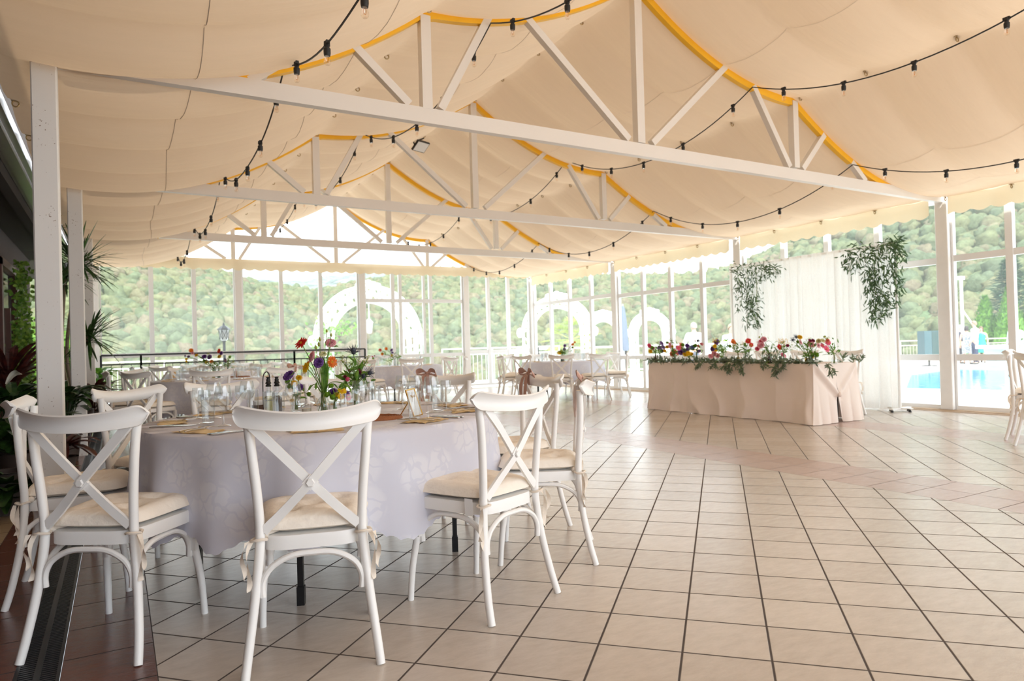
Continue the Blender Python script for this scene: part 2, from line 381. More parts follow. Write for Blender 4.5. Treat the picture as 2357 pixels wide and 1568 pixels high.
# posts
def post(X, Y, w, d, h, label, parts=True):
    t = empty('column', (X, Y, 0), 0, label, 'post', 'white columns carrying the roof')
    mb = MB(); b = .008
    mb.add([(sx * (w / 2 - (b if k else 0)), sy * (d / 2 - (0 if k else b)), z) for z in (0, h) for sx, sy, k in ((-1, -1, 0), (-1, -1, 1), (1, -1, 1), (1, -1, 0), (1, 1, 0), (1, 1, 1), (-1, 1, 1), (-1, 1, 0))],
           [(i, (i + 1) % 8, 8 + (i + 1) % 8, 8 + i) for i in range(8)] + [(15, 14, 13, 12, 11, 10, 9, 8)])
    mb.obj('shaft', M['post_l'] if X < 0 else M['post'], t, ang=30)
    if X > 0:
        mb = MB(); mb.box((0, 0, .012), (w + .03, d + .03, .024)); mb.obj('base_plate', M['post'], t, ang=0)
    return t
def rustpost():
    m, nt, bs, out = nm('white_post_with_rust_flecks')
    bs.inputs['Roughness'].default_value = .45
    tc = node(nt, 'ShaderNodeTexCoord'); v = node(nt, 'ShaderNodeTexNoise'); v.inputs['Scale'].default_value = 85; v.inputs['Detail'].default_value = 2
    L(nt, tc, 'Object', v, 'Vector'); big = node(nt, 'ShaderNodeTexNoise'); big.inputs['Scale'].default_value = 6; L(nt, tc, 'Object', big, 'Vector')
    ad = node(nt, 'ShaderNodeMath', operation='MULTIPLY_ADD', i1=.35); L(nt, big, 0, ad, 0); L(nt, v, 0, ad, 2)
    rp = node(nt, 'ShaderNodeMapRange'); rp.inputs[1].default_value = .90; rp.inputs[2].default_value = .95; L(nt, ad, 0, rp, 0)
    mx = node(nt, 'ShaderNodeMix', data_type='RGBA'); mx.inputs[6].default_value = (.78, .76, .74, 1); mx.inputs[7].default_value = (.20, .12, .08, 1)
    L(nt, rp, 0, mx, 0); L(nt, mx, 2, bs, 'Base Color'); return m
M['post_l'] = rustpost()
for Y, lab in ((5.42, 'thick white post with rust flecks beside the left chairs'), (9.15, 'second white post on the left, plants on both sides'),
               (12.9, 'third white post on the left, beside the spiky dracaena leaves'), (16.68, 'white corner post where the left side meets the end glazing')):
    post(-.38, Y, .145, .13, 3.06, lab)
for Y, lab in ((5.42, 'wide white post beside the pool window on the right'), (9.15, 'white post left of the sheer backdrop curtain'),
               (12.9, 'white post on the right side beyond the long floral table'), (16.68, 'white post in the far right corner of the glazing'),
               ):
    post(10.28, Y, .17, .17, 3.06, lab)
for X, lab in ((2.42, 'slim white post in the end glazing above the black lantern'), (5.30, 'slim white post in the end glazing in front of the white arch'), (8.17, 'slim white post in the end glazing right of the glass door')):
    post(X, 16.68, .15, .12, 3.14, lab)

# glazed walls
wn_ = [0]
def window(axis, fixed, spans, ztr, zlo, ztop, a, b, extra=()):
    """one bay of glazing: frame of mullions and transoms, each pane its own mesh. spans: mullion positions between a and b"""
    wn_[0] += 1
    t = tag(empty('window_%d' % wn_[0], (fixed, a, 0) if axis == 'y' else (a, fixed, 0), 0), kind='structure')
    fr = MB()
    def bar(s0, s1, z0, z1, d=.07):
        c, w = (s0 + s1) / 2 - a, abs(s1 - s0)
        if axis == 'y': fr.box((0, c, (z0 + z1) / 2), (d, w, z1 - z0))
        else: fr.box((c, 0, (z0 + z1) / 2), (w, d, z1 - z0))
    xs = [a] + list(spans) + [b]
    for x in spans: bar(x - .045, x + .045, zlo, ztop, .08)
    for x in (a, b): bar(x - .03 if x == b else x, x if x == b else x + .06 if False else (x + .03 if x == a else x), zlo, ztop)
    for z in ztr: bar(a, b, z - .045, z + .045, .065)
    bar(a, b, zlo, zlo + .06, .075); bar(a, b, ztop - .05, ztop, .075)
    for e in extra: bar(*e)
    fr.obj('frame', M['frame'], t, ang=0)
    zs = [zlo] + list(ztr) + [ztop]
    for s0, s1 in zip(xs, xs[1:]):
        for z0, z1 in zip(zs, zs[1:]):
            g = MB(); c, w, zc, h = (s0 + s1) / 2 - a, s1 - s0 - .06, (z0 + z1) / 2, z1 - z0 - .06
            g.box((0, c, zc) if axis == 'y' else (c, 0, zc), (.008, w, h) if axis == 'y' else (w, .008, h)); g.obj('pane', M['glass'], t, ang=0)
    return t
hw = .09
for y0, y1, ms, tr in ((-2.0, 1.6, (-1.1, -.15, .75), (.76, 2.16)), (1.75, 5.33, (2.7, 3.65, 4.60), (.76, 2.16)),
                       (5.51, 9.06, (6.42, 7.30, 8.16), (.76, 2.15)), (9.24, 12.81, (10.13, 11.05, 11.94), (.76, 2.21)), (12.99, 16.6, (13.9, 14.85, 15.75), (.76, 2.25))):
    window('y', 10.30, ms, tr, .02, 3.02, y0, y1)
window('x', 16.72, (.66, 1.50), (1.12,), .05, 3.2, -.30, 2.35)
window('x', 16.72, (3.37, 4.29), (1.12,), .05, 3.2, 2.50, 5.22)
window('x', 16.72, (6.12, 7.16), (.92, 2.34), .05, 3.2, 5.38, 8.09, extra=((6.28, 6.36, .9, 3.1), (6.94, 7.0, .9, 3.1)))
window('x', 16.72, (8.87, 9.50), (.97,), .05, 3.2, 8.25, 10.19)
# glass in the gable above the end beam
gb = MB()
pr = [(-.3, 3.2)] + [(lerp(-.3, 10.1, k / 40), roof_z(lerp(-.3, 10.1, k / 40)) + .04) for k in range(41)] + [(10.1, 3.2)]
gb.add([(x, 16.76, z) for x, z in pr], [tuple(range(len(pr)))])
wn_[0] += 1
tag(gb.obj('window_%d' % wn_[0], M['glass'], ang=0), kind='structure')
# sliding-door threshold along the right glazing
tb = MB(); tb.box((10.22, 5.4, .012), (.12, 22.4, .024)); tb.box((10.13, 5.4, .005), (.05, 22.4, .012))
tag(tb.obj('trim_2', M['sill'], ang=0), kind='structure')

# scalloped valances
def valance(a, b, axis, fixed, ztop, drop, label):
    n_ = int((b - a) * 24); mb = MB(); per = .235; vs_ = []
    for i in range(n_ + 1):
        s = lerp(a, b, i / n_); q = abs(sin(pi * (s - a) / per)); zb = ztop - drop + .045 * (1 - q)
        w = .012 * sin(s * 5.1) + .006 * sin(s * 13)
        for z, k in ((ztop, 0), (lerp(ztop, zb, .5), .6), (zb, 1)):
            vs_.append((fixed - w * k, s, z) if axis == 'y' else (s, fixed + w * k, z))
    mb.add(vs_, [(3 * i + j, 3 * i + j + 1, 3 * i + 4 + j, 3 * i + 3 + j) for i in range(n_) for j in (0, 1)])
    return tag(mb.obj('valance', M['valance'], ang=60), label, 'valance', 'scalloped cream valances under the eaves')
valance(5.56, 9.02, 'y', 10.16, 3.07, .31, 'cream scalloped valance above the backdrop curtain and its neighbouring panes')
valance(1.0, 5.30, 'y', 10.16, 3.07, .31, 'cream scalloped valance above the pool window, nearest on the right')
valance(9.28, 12.78, 'y', 10.16, 3.07, .31, 'cream scalloped valance on the right, beyond the backdrop curtain')
valance(13.0, 16.5, 'y', 10.16, 3.07, .31, 'farthest short-looking scalloped valance on the right side, by the corner')
valance(-.28, 10.1, 'x', 16.58, 3.24, .26, 'long cream scalloped valance across the end glazing')

# eave gutter and the dark house wall on the left
gb = MB(); gb.box((-.72, 5, 3.0), (.05, 21, .10)); gb.box((-.80, 5, 2.93), (.10, 21, .04)); gb.box((-.86, 5, 2.99), (.03, 21, .16))
tag(gb.obj('gutter', M['alu'], ang=0), 'grey aluminium gutter under the cloth edge at the far left', 'gutter')
soff = mat('dark_brown_soffit', (.020, .014, .013), .9)
plast = mat('grey_violet_plaster', (.085, .068, .072), .9, var=.1, scale=3)
sb = MB(); sb.box((-2.0, 6.3, 2.88), (2.2, 23.4, .10)); sb.box((-.93, 6.3, 2.90), (.10, 23.4, .22)); sb.box((-1.9, 7.5, 3.6), (2.1, 21, 1.3))  # last box is added above the soffit to block stray sun
tag(sb.obj('trim_3', soff, ang=0), kind='structure')
wb = MB()
wb.box((-1.45, 2.0, 1.42), (.3, 17.4, 2.84)); wb.box((-1.45, 11.55, 2.62), (.3, 1.7, .44)); wb.box((-1.45, 13.5, 1.42), (.3, 2.25, 2.84)); wb.box((-2.9, 4, 1.42), (.2, 18, 2.84))
tag(wb.obj('wall_left', plast, ang=0), kind='structure')
wood = mat('dark_red_wood', (.075, .022, .014), .5, var=.2, scale=12)
dd = tag(empty('door_1', (-1.3, 10.7, 0)), kind='structure')
mb = MB(); mb.box((.02, .06, 1.2), (.08, .12, 2.4)); mb.box((.02, 1.62, 1.2), (.08, .12, 2.4)); mb.box((.02, .84, 2.36), (.08, 1.68, .10)); mb.box((.02, .84, .9), (.06, .07, 1.8)); mb.box((.0, .9, .12), (.05, 1.5, .24))
mb.obj('frame', wood, dd, ang=0)
mb = MB(); mb.box((-.04, .42, 1.25), (.01, .62, 2.1)); mb.obj('blind', mat('cream_blind', (.62, .56, .42), .8), dd, ang=0)
mb = MB(); mb.box((0, .84, 1.28), (.008, 1.44, 2.1)); mb.obj('pane', M['glass'], dd, ang=0)

# string lights: cable, sockets, bulbs
def string_light(X, zt, zs, label):
    t = empty('string_light', (X, 0, 0), 0, label, 'string light', 'black festoon cables with clear bulbs')
    ys = [1.69, 5.36, 9.09, 12.84, 16.45]
    pts, bulbs = [], []
    for a, b, z0, z1, s in zip(ys, ys[1:], zt, zt[1:], zs):
        for k in range(24):
            u_ = k / 24; pts.append((.01 * sin(u_ * 9), lerp(a, b, u_), lerp(z0, z1, u_) - s * 4 * u_ * (1 - u_)))
        for k in range(5):
            u_ = (k + .35 + .1 * sin(X * 7 + k)) / 4.8
            bulbs.append((0, lerp(a, b, u_), lerp(z0, z1, u_) - s * 4 * u_ * (1 - u_)))
    mb = MB(); mb.tube(pts, .0065, 6); mb.obj('cable', M['black'], t)
    for p in bulbs:
        s_ = lnk('socket', SOCK, t, p); lnk('bulb', BULB, s_, (0, 0, -.075)); lnk('filament', FIL, s_, (0, 0, -.075))
    return t
mb = MB(); mb.lathe([(.010, .018), (.019, .014), (.020, -.010), (.016, -.014), (.016, -.024), (.022, -.028), (.022, -.055), (.019, -.072)], 12); mb.box((0, 0, .008), (.022, .05, .022)); SOCK = mb.mesh('socket', M['black'])
mb = MB(); mb.lathe([(.013, .002), (.017, -.012), (.0215, -.03), (.020, -.043), (.012, -.053), (.0001, -.056)], 14); BULB = mb.mesh('bulb', M['bulb'])
mb = MB(); mb.tube(smooth([(-.005, 0, .0), (-.008, 0, -.02), (-.004, 0, -.036), (0, 0, -.03), (.004, 0, -.036), (.008, 0, -.02), (.005, 0, 0)], 3), .0012, 5); FIL = mb.mesh('filament', mat('orange_filament', (.75, .30, .08), .5))
string_light(1.15, [3.4, 3.28, 3.31, 3.34, 3.3], [.40, .38, .42, .4], 'festoon cable of clear bulbs nearest the left posts')
string_light(2.95, [4.0, 3.98, 4.05, 3.95, 3.9], [.40, .42, .42, .3], 'festoon cable of clear bulbs just left of the roof ridge')
string_light(6.32, [4.0, 3.96, 4.05, 3.95, 3.9], [.42, .45, .45, .4], 'festoon cable of clear bulbs just right of the roof ridge')
string_light(8.12, [3.3, 3.27, 3.37, 3.35, 3.3], [.42, .46, .46, .4], 'festoon cable of clear bulbs nearest the glazed right wall')
# floodlight under the ridge
fl = empty('floodlight', (4.42, 10.55, 4.44), radians(20), 'black floodlight with white face hanging from the ridge', 'lamp')
Mt = Matrix.Rotation(radians(-38), 3, 'X')
mb = MB(); mb.box((0, 0, 0), (.26, .20, .035), M=Mt); mb.obj('housing', M['blackmetal'], fl, ang=0)
mb = MB(); mb.box(Mt @ Vector((0, 0, -.020)), (.235, .175, .006), M=Mt); mb.obj('lens', mat('white_diffuser', (.85, .85, .84), .3), fl, ang=0)
mb = MB(); mb.beam((-.14, 0, 0), (-.14, .03, .11), .025, .006); mb.beam((.14, 0, 0), (.14, .03, .11), .025, .006); mb.beam((-.14, .03, .11), (.14, .03, .11), .025, .006); mb.beam((0, .03, .11), (.12, .06, .17), .03, .02); mb.obj('bracket', M['blackmetal'], fl, ang=0)
# ------------------------------------------------------------------ the terrace, pool and hills outside
rng = random.Random(4)
GZ = -.2
pav = tile_mat('pale_terrace_paving', (.60, .57, .53), (.68, .65, .61), (.45, .42, .40), .5, .5, 0, 0, 0, .01, .7)
mb = MB(); mb.add([(10.5, -25, GZ), (60, -25, GZ), (60, 24, GZ), (10.5, 24, GZ)], [(0, 1, 2, 3)])
mb.add([(-12, 16.95, -.06), (10.5, 16.95, -.06), (10.5, 24, GZ), (-12, 24, -.06)], [(0, 1, 2, 3)])
mb.add([(-16, 24, -1.5), (62, 24, -1.5), (62, -25, -1.5), (70, 40, -6), (-20, 40, -6)], [(0, 1, 4), (1, 3, 4), (1, 2, 3)])
mb.box((-7.5, 4, -.3), (9, 40, .1))
tag(mb.obj('terrace', pav, ang=0), kind='structure')
mb = MB(); mb.add([(-14, -30, -.02), (10.5, -30, -.02), (10.5, -3, -.02), (-14, -3, -.02)], [(0, 1, 2, 3)])  # unseen ground added behind the camera, its grey set for bounced light
tag(mb.obj('unseen_bounce_ground', mat('bounce_ground_grey', (.20, .19, .17), .9, var=.2), ang=0), kind='structure')
# pool: coping and water
P0 = [(15.95, 9.6), (22.6, 13.3), (26.9, 14.2), (26.9, -6), (17.2, -6), (16.6, 7.2)]
wm, nt, bs, out = nm('pool_water')
bs.inputs['Base Color'].default_value = (.13, .50, .68, 1); bs.inputs['Roughness'].default_value = .06; bs.inputs['Specular IOR Level'].default_value = .2
tc = node(nt, 'ShaderNodeTexCoord'); wv = node(nt, 'ShaderNodeTexNoise'); wv.inputs['Scale'].default_value = 3.5; wv.inputs['Detail'].default_value = 4; L(nt, tc, 'Object', wv, 'Vector')
rp = node(nt, 'ShaderNodeValToRGB'); rp.color_ramp.elements[0].position = .4; rp.color_ramp.elements[1].position = .62; rp.color_ramp.elements[0].color = (.03, .24, .40, 1); rp.color_ramp.elements[1].color = (.09, .38, .52, 1)
L(nt, wv, 0, rp, 0); L(nt, rp, 0, bs, 'Base Color')
bp = node(nt, 'ShaderNodeBump'); bp.inputs['Strength'].default_value = .15; bp.inputs['Distance'].default_value = .05; L(nt, wv, 0, bp, 'Height'); L(nt, bp, 0, bs, 'Normal')
pool = empty('swimming_pool', (20, 5, GZ), 0, 'blue swimming pool with pale stone edge outside the right glazing', 'pool')
mb = MB(); mb.add([(x - 20, y - 5, .012) for x, y in P0], [tuple(range(5, -1, -1))]); mb.obj('water', wm, pool, ang=0)
mb = MB()
for (ax_, ay), (bx, by) in zip(P0, P0[1:] + P0[:1]): mb.beam((ax_ - 20, ay - 5, .02), (bx - 20, by - 5, .02), .34, .05)
mb.obj('coping', mat('stone_coping', (.55, .50, .45), .8), pool, ang=0)

# wooded hillsides
def skyline(az):
    T = [(-20, 15), (0, 16), (12, 15.5), (20, 14.5), (28, 12.2), (32, 10.3), (36, 8.4), (39, 6.6), (42, 5.3), (46, 4.9), (52, 5.2), (60, 5.9), (66, 6.0), (72, 5.2), (76, 4.4), (80, 4.9), (84, 6.3), (90, 7.6), (100, 8.5), (140, 9)]
    for (a, e), (b, g) in zip(T, T[1:]):
        if az <= b: return lerp(e, g, (az - a) / (b - a))
    return 9
def hillmat(name, cols, sc0):
    m, nt, bs, out = nm(name); bs.inputs['Roughness'].default_value = 1; bs.inputs['Specular IOR Level'].default_value = 0
    tc = node(nt, 'ShaderNodeTexCoord')
    n1 = node(nt, 'ShaderNodeTexNoise'); n1.inputs['Scale'].default_value = sc0; n1.inputs['Detail'].default_value = 3; L(nt, tc, 'Object', n1, 'Vector')
    n2 = node(nt, 'ShaderNodeTexNoise'); n2.inputs['Scale'].default_value = sc0 * 8; n2.inputs['Detail'].default_value = 4; n2.inputs['Roughness'].default_value = .7; L(nt, tc, 'Object', n2, 'Vector')
    ad = node(nt, 'ShaderNodeMath', operation='MULTIPLY_ADD', i1=.5); L(nt, n1, 0, ad, 0)
    mu = node(nt, 'ShaderNodeMath', operation='MULTIPLY', i1=.5); L(nt, n2, 0, mu, 0); L(nt, mu, 0, ad, 2)
    rp = node(nt, 'ShaderNodeValToRGB'); L(nt, ad, 0, rp, 0)
    e = rp.color_ramp.elements; e[0].position = .30; e[0].color = (*cols[0], 1); e[1].position = .72; e[1].color = (*cols[-1], 1)
    for k, c in enumerate(cols[1:-1]): n = e.new(.30 + .42 * (k + 1) / (len(cols) - 1)); n.color = (*c, 1)
    vt = node(nt, 'ShaderNodeTexVoronoi'); vt.inputs['Scale'].default_value = sc0 * 3.6; L(nt, tc, 'Object', vt, 'Vector')
    v3 = node(nt, 'ShaderNodeTexVoronoi'); v3.inputs['Scale'].default_value = sc0 * 11; L(nt, tc, 'Object', v3, 'Vector')
    sx_ = node(nt, 'ShaderNodeSeparateColor'); L(nt, vt, 'Color', sx_, 0)
    hs = node(nt, 'ShaderNodeHueSaturation'); L(nt, rp, 0, hs, 'Color')
    va = node(nt, 'ShaderNodeMapRange'); va.inputs[3].default_value = .74; va.inputs[4].default_value = 1.30; L(nt, sx_, 0, va, 0)
    vb = node(nt, 'ShaderNodeMapRange'); vb.inputs[1].default_value = 0.1; vb.inputs[2].default_value = .75; vb.inputs[3].default_value = 1.22; vb.inputs[4].default_value = .70; L(nt, v3, 'Distance', vb, 0)
    vm_ = node(nt, 'ShaderNodeMath', operation='MULTIPLY'); L(nt, va, 0, vm_, 0); L(nt, vb, 0, vm_, 1); L(nt, vm_, 0, hs, 'Value')
    vh = node(nt, 'ShaderNodeMapRange'); vh.inputs[3].default_value = .46; vh.inputs[4].default_value = .53; L(nt, sx_, 1, vh, 0); L(nt, vh, 0, hs, 'Hue')
    L(nt, hs, 0, bs, 'Base Color')
    bp = node(nt, 'ShaderNodeBump'); bp.inputs['Strength'].default_value = .5; bp.inputs['Distance'].default_value = 1.2; L(nt, n2, 0, bp, 'Height'); L(nt, bp, 0, bs, 'Normal')
    return m
def hill(name, r0, r1, off, sky, mats, na, nr_, bump, size, a0=-18, a1=132, zl=-9):
    mb = MB()
    def fn(u_, v_):
        az = lerp(a0, a1, u_); rr = r0 * (r1 / r0) ** v_; a = radians(az)
        zt = r1 * math.tan(radians(sky(az))) + 1.1
        z = lerp(zl, zt, v_ ** 1.25 if v_ > 0 else 0)
        x, y = rr * cos(a), rr * sin(a)
        s = size * (.6 + rr / r1)
        d = noise.voronoi(Vector((x / s, y / s, z / s * .5 + off)))[0][0]
        z += bump * (.6 + rr / r1 * .6) * (max(0, 1 - d * 1.1) ** .6) + 3 * noise.noise(Vector((x * .02, y * .02, off)))* v_
        return (x, y, z)
    mb.grid(fn, na, nr_)
    return tag(mb.obj(name, mats, ang=180), kind='structure')
hill('hillside', 48, 250, 1.7, skyline, hillmat('sunlit_woodland', [(.07, .10, .06), (.09, .12, .065), (.11, .135, .075), (.12, .125, .08), (.12, .15, .08)], .05), 300, 90, 1.0, 6.5)
hill('far_hills', 420, 900, 5.2, lambda az: 5.6 + .5 * sin(az * .21) - (3.5 if az < 50 else 0), hillmat('hazy_far_woodland', [(.13, .165, .165), (.165, .195, .185), (.20, .22, .195)], .02), 160, 24, 9, 22, 30, 110, -5)  # distance haze is put into these grey-blue colours

# tree crowns covering the slope
g = random.Random(12); mb = MB(); LIB = []
for k in range(14):
    V_ = []
    for j in range(6):
        for i in range(8):
            al, be = 2 * pi * (i + .5 * (j % 2)) / 8, pi * (j / 5 * .82 - .32); d = Vector((cos(al) * cos(be), sin(al) * cos(be), sin(be))); V_.append(d * (1 + .55 * noise.noise(d * 2.6 + Vector((k * 7, 0, 0)))))
    LIB.append(V_)
FC = [(j * 8 + i, j * 8 + (i + 1) % 8, j * 8 + 8 + (i + 1) % 8, j * 8 + 8 + i) for j in range(5) for i in range(8)]
for k in range(21000):
    az = g.uniform(-14, 122); rr = 58 * (250 / 58) ** (g.random() ** .95); v_ = math.log(rr / 48) / math.log(250 / 48); a = radians(az)
    z = lerp(-9, 250 * math.tan(radians(skyline(az))) + 1.1, v_ ** 1.25); q = g.uniform(.7, 1.75) * (.5 + rr / 250 * .65); c = Vector((rr * cos(a), rr * sin(a), z + q * g.uniform(.2, .8)))
    mb.add([c + p_ * q for p_ in LIB[k % 14]], FC)
def treemat():  # haze is put into the pale crown colours and translucent mix
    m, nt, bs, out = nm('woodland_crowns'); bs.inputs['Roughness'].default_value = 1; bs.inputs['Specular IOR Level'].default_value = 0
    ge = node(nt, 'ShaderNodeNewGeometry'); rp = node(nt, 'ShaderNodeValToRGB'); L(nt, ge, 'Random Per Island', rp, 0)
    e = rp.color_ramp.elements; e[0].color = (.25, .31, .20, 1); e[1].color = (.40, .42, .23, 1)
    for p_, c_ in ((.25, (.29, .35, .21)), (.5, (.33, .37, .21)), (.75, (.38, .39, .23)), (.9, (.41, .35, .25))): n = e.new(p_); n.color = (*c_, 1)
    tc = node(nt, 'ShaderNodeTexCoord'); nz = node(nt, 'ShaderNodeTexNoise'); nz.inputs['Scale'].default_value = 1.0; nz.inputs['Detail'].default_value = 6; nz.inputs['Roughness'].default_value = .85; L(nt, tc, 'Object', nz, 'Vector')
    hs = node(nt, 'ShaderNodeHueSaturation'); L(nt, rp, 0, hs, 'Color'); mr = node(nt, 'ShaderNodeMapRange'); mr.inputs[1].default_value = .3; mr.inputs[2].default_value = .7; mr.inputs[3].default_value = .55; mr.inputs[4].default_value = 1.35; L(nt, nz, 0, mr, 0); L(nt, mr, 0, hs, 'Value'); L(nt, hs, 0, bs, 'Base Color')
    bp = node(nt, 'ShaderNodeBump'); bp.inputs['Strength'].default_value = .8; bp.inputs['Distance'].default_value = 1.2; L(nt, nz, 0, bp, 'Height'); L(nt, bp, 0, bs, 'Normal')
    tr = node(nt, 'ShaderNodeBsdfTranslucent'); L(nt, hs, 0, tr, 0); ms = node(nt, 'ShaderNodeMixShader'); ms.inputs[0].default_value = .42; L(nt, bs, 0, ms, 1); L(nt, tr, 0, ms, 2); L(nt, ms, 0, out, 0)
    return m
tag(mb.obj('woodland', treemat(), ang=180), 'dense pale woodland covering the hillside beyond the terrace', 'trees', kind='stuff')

# white garden arches
wht = mat('white_painted_iron', (.84, .84, .83), .5, var=.02)
def arch(loc, rz, ro, ri, leg, label, lantern=True, group=None):
    t = empty('garden_arch', loc, rz, label, 'arch', group)
    for s in (-1, 1):
        mb = MB()
        xm = (ro + ri) / 2
        for x in (ri, xm, ro):
            for yy in (-.16, .16): mb.tube([(s * x, yy, 0), (s * x, yy, leg)], .035, 6)
        for k in range(int(leg / .22)):
            z = .1 + k * .22
            for yy in (-.16, .16): mb.tube(smooth([(s * ri, yy, z), (s * (xm + .02), yy, z + .05), (s * ro, yy, z + .17)], 3), .022, 5)
        mb.obj('leg', wht, t)
    for yy in (-.16, .16):
        mb = MB()
        for rr, th in ((ro, .05), (ri, .05), ((ro + ri) / 2, .022)):
            mb.tube([(rr * cos(pi * k / 36), yy, leg + rr * sin(pi * k / 36)) for k in range(37)], th, 6)
        for k in range(26):
            a, b = pi * (k + .1) / 26, pi * (k + .9) / 26; a, b = (a, b) if k % 2 else (b, a)
            m_ = (ri + ro) / 2
            mb.tube(smooth([(ri * cos(a), yy, leg + ri * sin(a)), (m_ * cos(a * .75 + b * .25), yy, leg + m_ * sin(a * .75 + b * .25)), (ro * cos(b), yy, leg + ro * sin(b))], 3), .034, 5)
            q = .5 * (a + b); mb.ball((m_ * cos(q), yy, leg + m_ * sin(q)), .06, 6, 4, (1, .5, 1))
        mb.obj('arch_lattice', wht, t)
    mb = MB()
    for k, h in ((-2, .05), (-1, .12), (0, .2), (1, .12), (2, .05)): mb.ball((k * .14, 0, leg + ro + h * .55), .12, 8, 5, (1, 1.2, .8))
    for s in (-1, 1): mb.ball((s * (ro + .1), 0, leg - .02), .13, 8, 6, (1, 1.2, 1.3))
    mb.obj('crest', wht, t)
    if lantern:
        mb = MB(); mb.tube([(0, 0, leg + ri), (0, 0, leg + ri - .55)], .02, 5); mb.lathe([(.02, .0), (.13, -.12), (.11, -.16), (.08, -.4), (.05, -.44)], 6, (0, 0, leg + ri - .5)); mb.obj('hanging_lantern', wht, t, ang=0)
    return t
arch((6.40, 19.5, -.06), 0, 1.55, 1.12, 1.46, 'large white ornamental arch outside the end glazing, lantern hanging in it')
arch((12.82, 19.25, GZ), radians(-28), 1.15, .82, 1.75, 'white ornamental arch outside the far right corner, palm behind it', False)
arch((17.3, 22.6, GZ), radians(-35), .78, .52, 1.72, 'smaller distant white arch seen left of the closed dark parasol', False)
arch((18.75, 21.4, GZ), radians(-35), .80, .52, 1.72, 'smaller distant white arch seen right of the closed dark parasol', False)
# climbing plant on the big arch
mb = MB()
for k in range(260):
    p = Vector((6.4 - 1.35 + rng.gauss(0, .22), 19.45 + rng.gauss(0, .15), rng.uniform(.3, 1.75) + (.25 if rng.random() < .3 else 0)))
    if rng.random() < .25: p.x += rng.uniform(0, .8); p.z = 1.75 + rng.gauss(0, .1)
    mb.leaf(p, (rng.uniform(-1, 1), rng.uniform(-1, 1), rng.uniform(-.6, .8)), .14, .08, (rng.uniform(-1, 1), -1, .5))
tag(mb.obj('climbing_plant', M['leaf'], ang=0), 'pale green climber on the left leg of the large white arch', 'plant')
# palm
pt = empty('palm_tree', (15.4, 22.2, GZ), 0, 'bright fan palm outside the far right corner, behind a white arch', 'palm')
mb = MB(); mb.tube([(0, 0, 0), (.02, 0, .8), (0, 0, 1.45)], [.16, .13, .12], 8); mb.obj('trunk', mat('palm_trunk', (.22, .16, .10), .9, bump=.5), pt)
pm = leafmat('palm_leaf', (.22, .32, .06), (.46, .54, .16), .5, .3)
for k in range(22):
    a = k * 2.4; el = rng.uniform(-.5, 1.2); d = Vector((cos(a) * cos(el), sin(a) * cos(el), sin(el)))
    mb = MB(); tip = Vector((0, 0, 1.5)) + d * rng.uniform(.5, .75); mb.tube([(0, 0, 1.5), tip], .012, 4)
    sd_ = d.cross(Vector((0, 0, 1))).normalized()
    for j in range(-7, 8):
        q = (d * cos(j * .17) + sd_ * sin(j * .17)).normalized(); mb.leaf(tip, q, .62 - abs(j) * .02, .04, (0, 0, 1), .12)
    mb.obj('frond', pm, pt, ang=0)
# railings
def rail(name, pts, ztop, zmid, pitch, th, m, label, z0=0.0, postgap=2):
    t = empty(name, (*pts[0], z0), 0, label, 'railing')
    o = Vector((*pts[0], 0)); mb = MB(); pb = []
    bal = MB()
    for a, b in zip(pts, pts[1:]):
        a, b = Vector((*a, 0)) - o, Vector((*b, 0)) - o
        mb.beam(a + Vector((0, 0, ztop)), b + Vector((0, 0, ztop)), th * 1.5, th); mb.beam(a + Vector((0, 0, zmid)), b + Vector((0, 0, zmid)), th, th * .8)
        mb.beam(a + Vector((0, 0, .12)), b + Vector((0, 0, .12)), th, th * .8)
        n_ = int((b - a).length / pitch)
        for k in range(1, n_): p = a.lerp(b, k / n_); bal.box((p.x, p.y, (zmid + .12) / 2), (.012, .012, zmid - .12))
        k_ = max(1, round((b - a).length / postgap))
        for k in range(k_ + 1): pb.append(a.lerp(b, k / k_))
    mb.obj('rails', m, t, ang=0)
    if pitch < 2: tag(bal.obj('balusters', m, t, ang=0), kind='stuff')
    for p in pb: q = MB(); q.box((p.x, p.y, ztop / 2), (th * 1.1, th * 1.1, ztop)); q.obj('rail_post', m, t, ang=0)
    return t
rail('railing', [(-.29, 16.35), (.43, 16.35), (3.56, 16.35), (5.24, 16.35)], 1.13, .94, .145, .035, M['blackmetal'], 'black metal railing along the inside of the end glazing', 0, 9)
rail('railing', [(-11, 23.6), (-4, 23.6), (3, 23.6)], 1.0, .8, .14, .04, wht, 'white railing beyond the left end windows', -.06)
rail('railing', [(8.3, 18.6), (11.6, 18.55), (13.1, 19.6)], 1.12, .94, .14, .035, wht, 'white railing outside the far right corner panes', -.06)
rail('railing', [(14.5, 24.9), (19.6, 24.0), (25, 21.8), (31, 19.4)], 1.15, .75, 9, .07, wht, 'white two-bar fence beyond the terrace, behind the guests', GZ)
rail('railing', [(29.6, 17.6), (33.4, 16.2), (34.6, 14.9)], 1.05, .85, .16, .05, mat('grey_painted_rail', (.40, .36, .32), .6), 'grey railing behind the pool guests', GZ)
# closed parasol
pr_ = empty('closed_parasol', (14.05, 17.3, GZ), 0, 'closed dark slate parasol outside, right of the far right post', 'parasol')
mb = MB(); mb.tube([(0, 0, 0), (0, 0, 2.55)], .025, 8); mb.obj('pole', M['alu'], pr_)
mb = MB(); mb.lathe([(.15, 1.05), (.17, 1.15), (.13, 1.7), (.10, 2.1), (.05, 2.45), (.01, 2.5)], 10); mb.obj('canopy', mat('slate_canvas', (.10, .13, .19), .9, bump=.4, bscale=8), pr_)
mb = MB(); mb.lathe([(.26, 0), (.26, .06), (.05, .09)], 14); mb.obj('base', M['alu'], pr_)
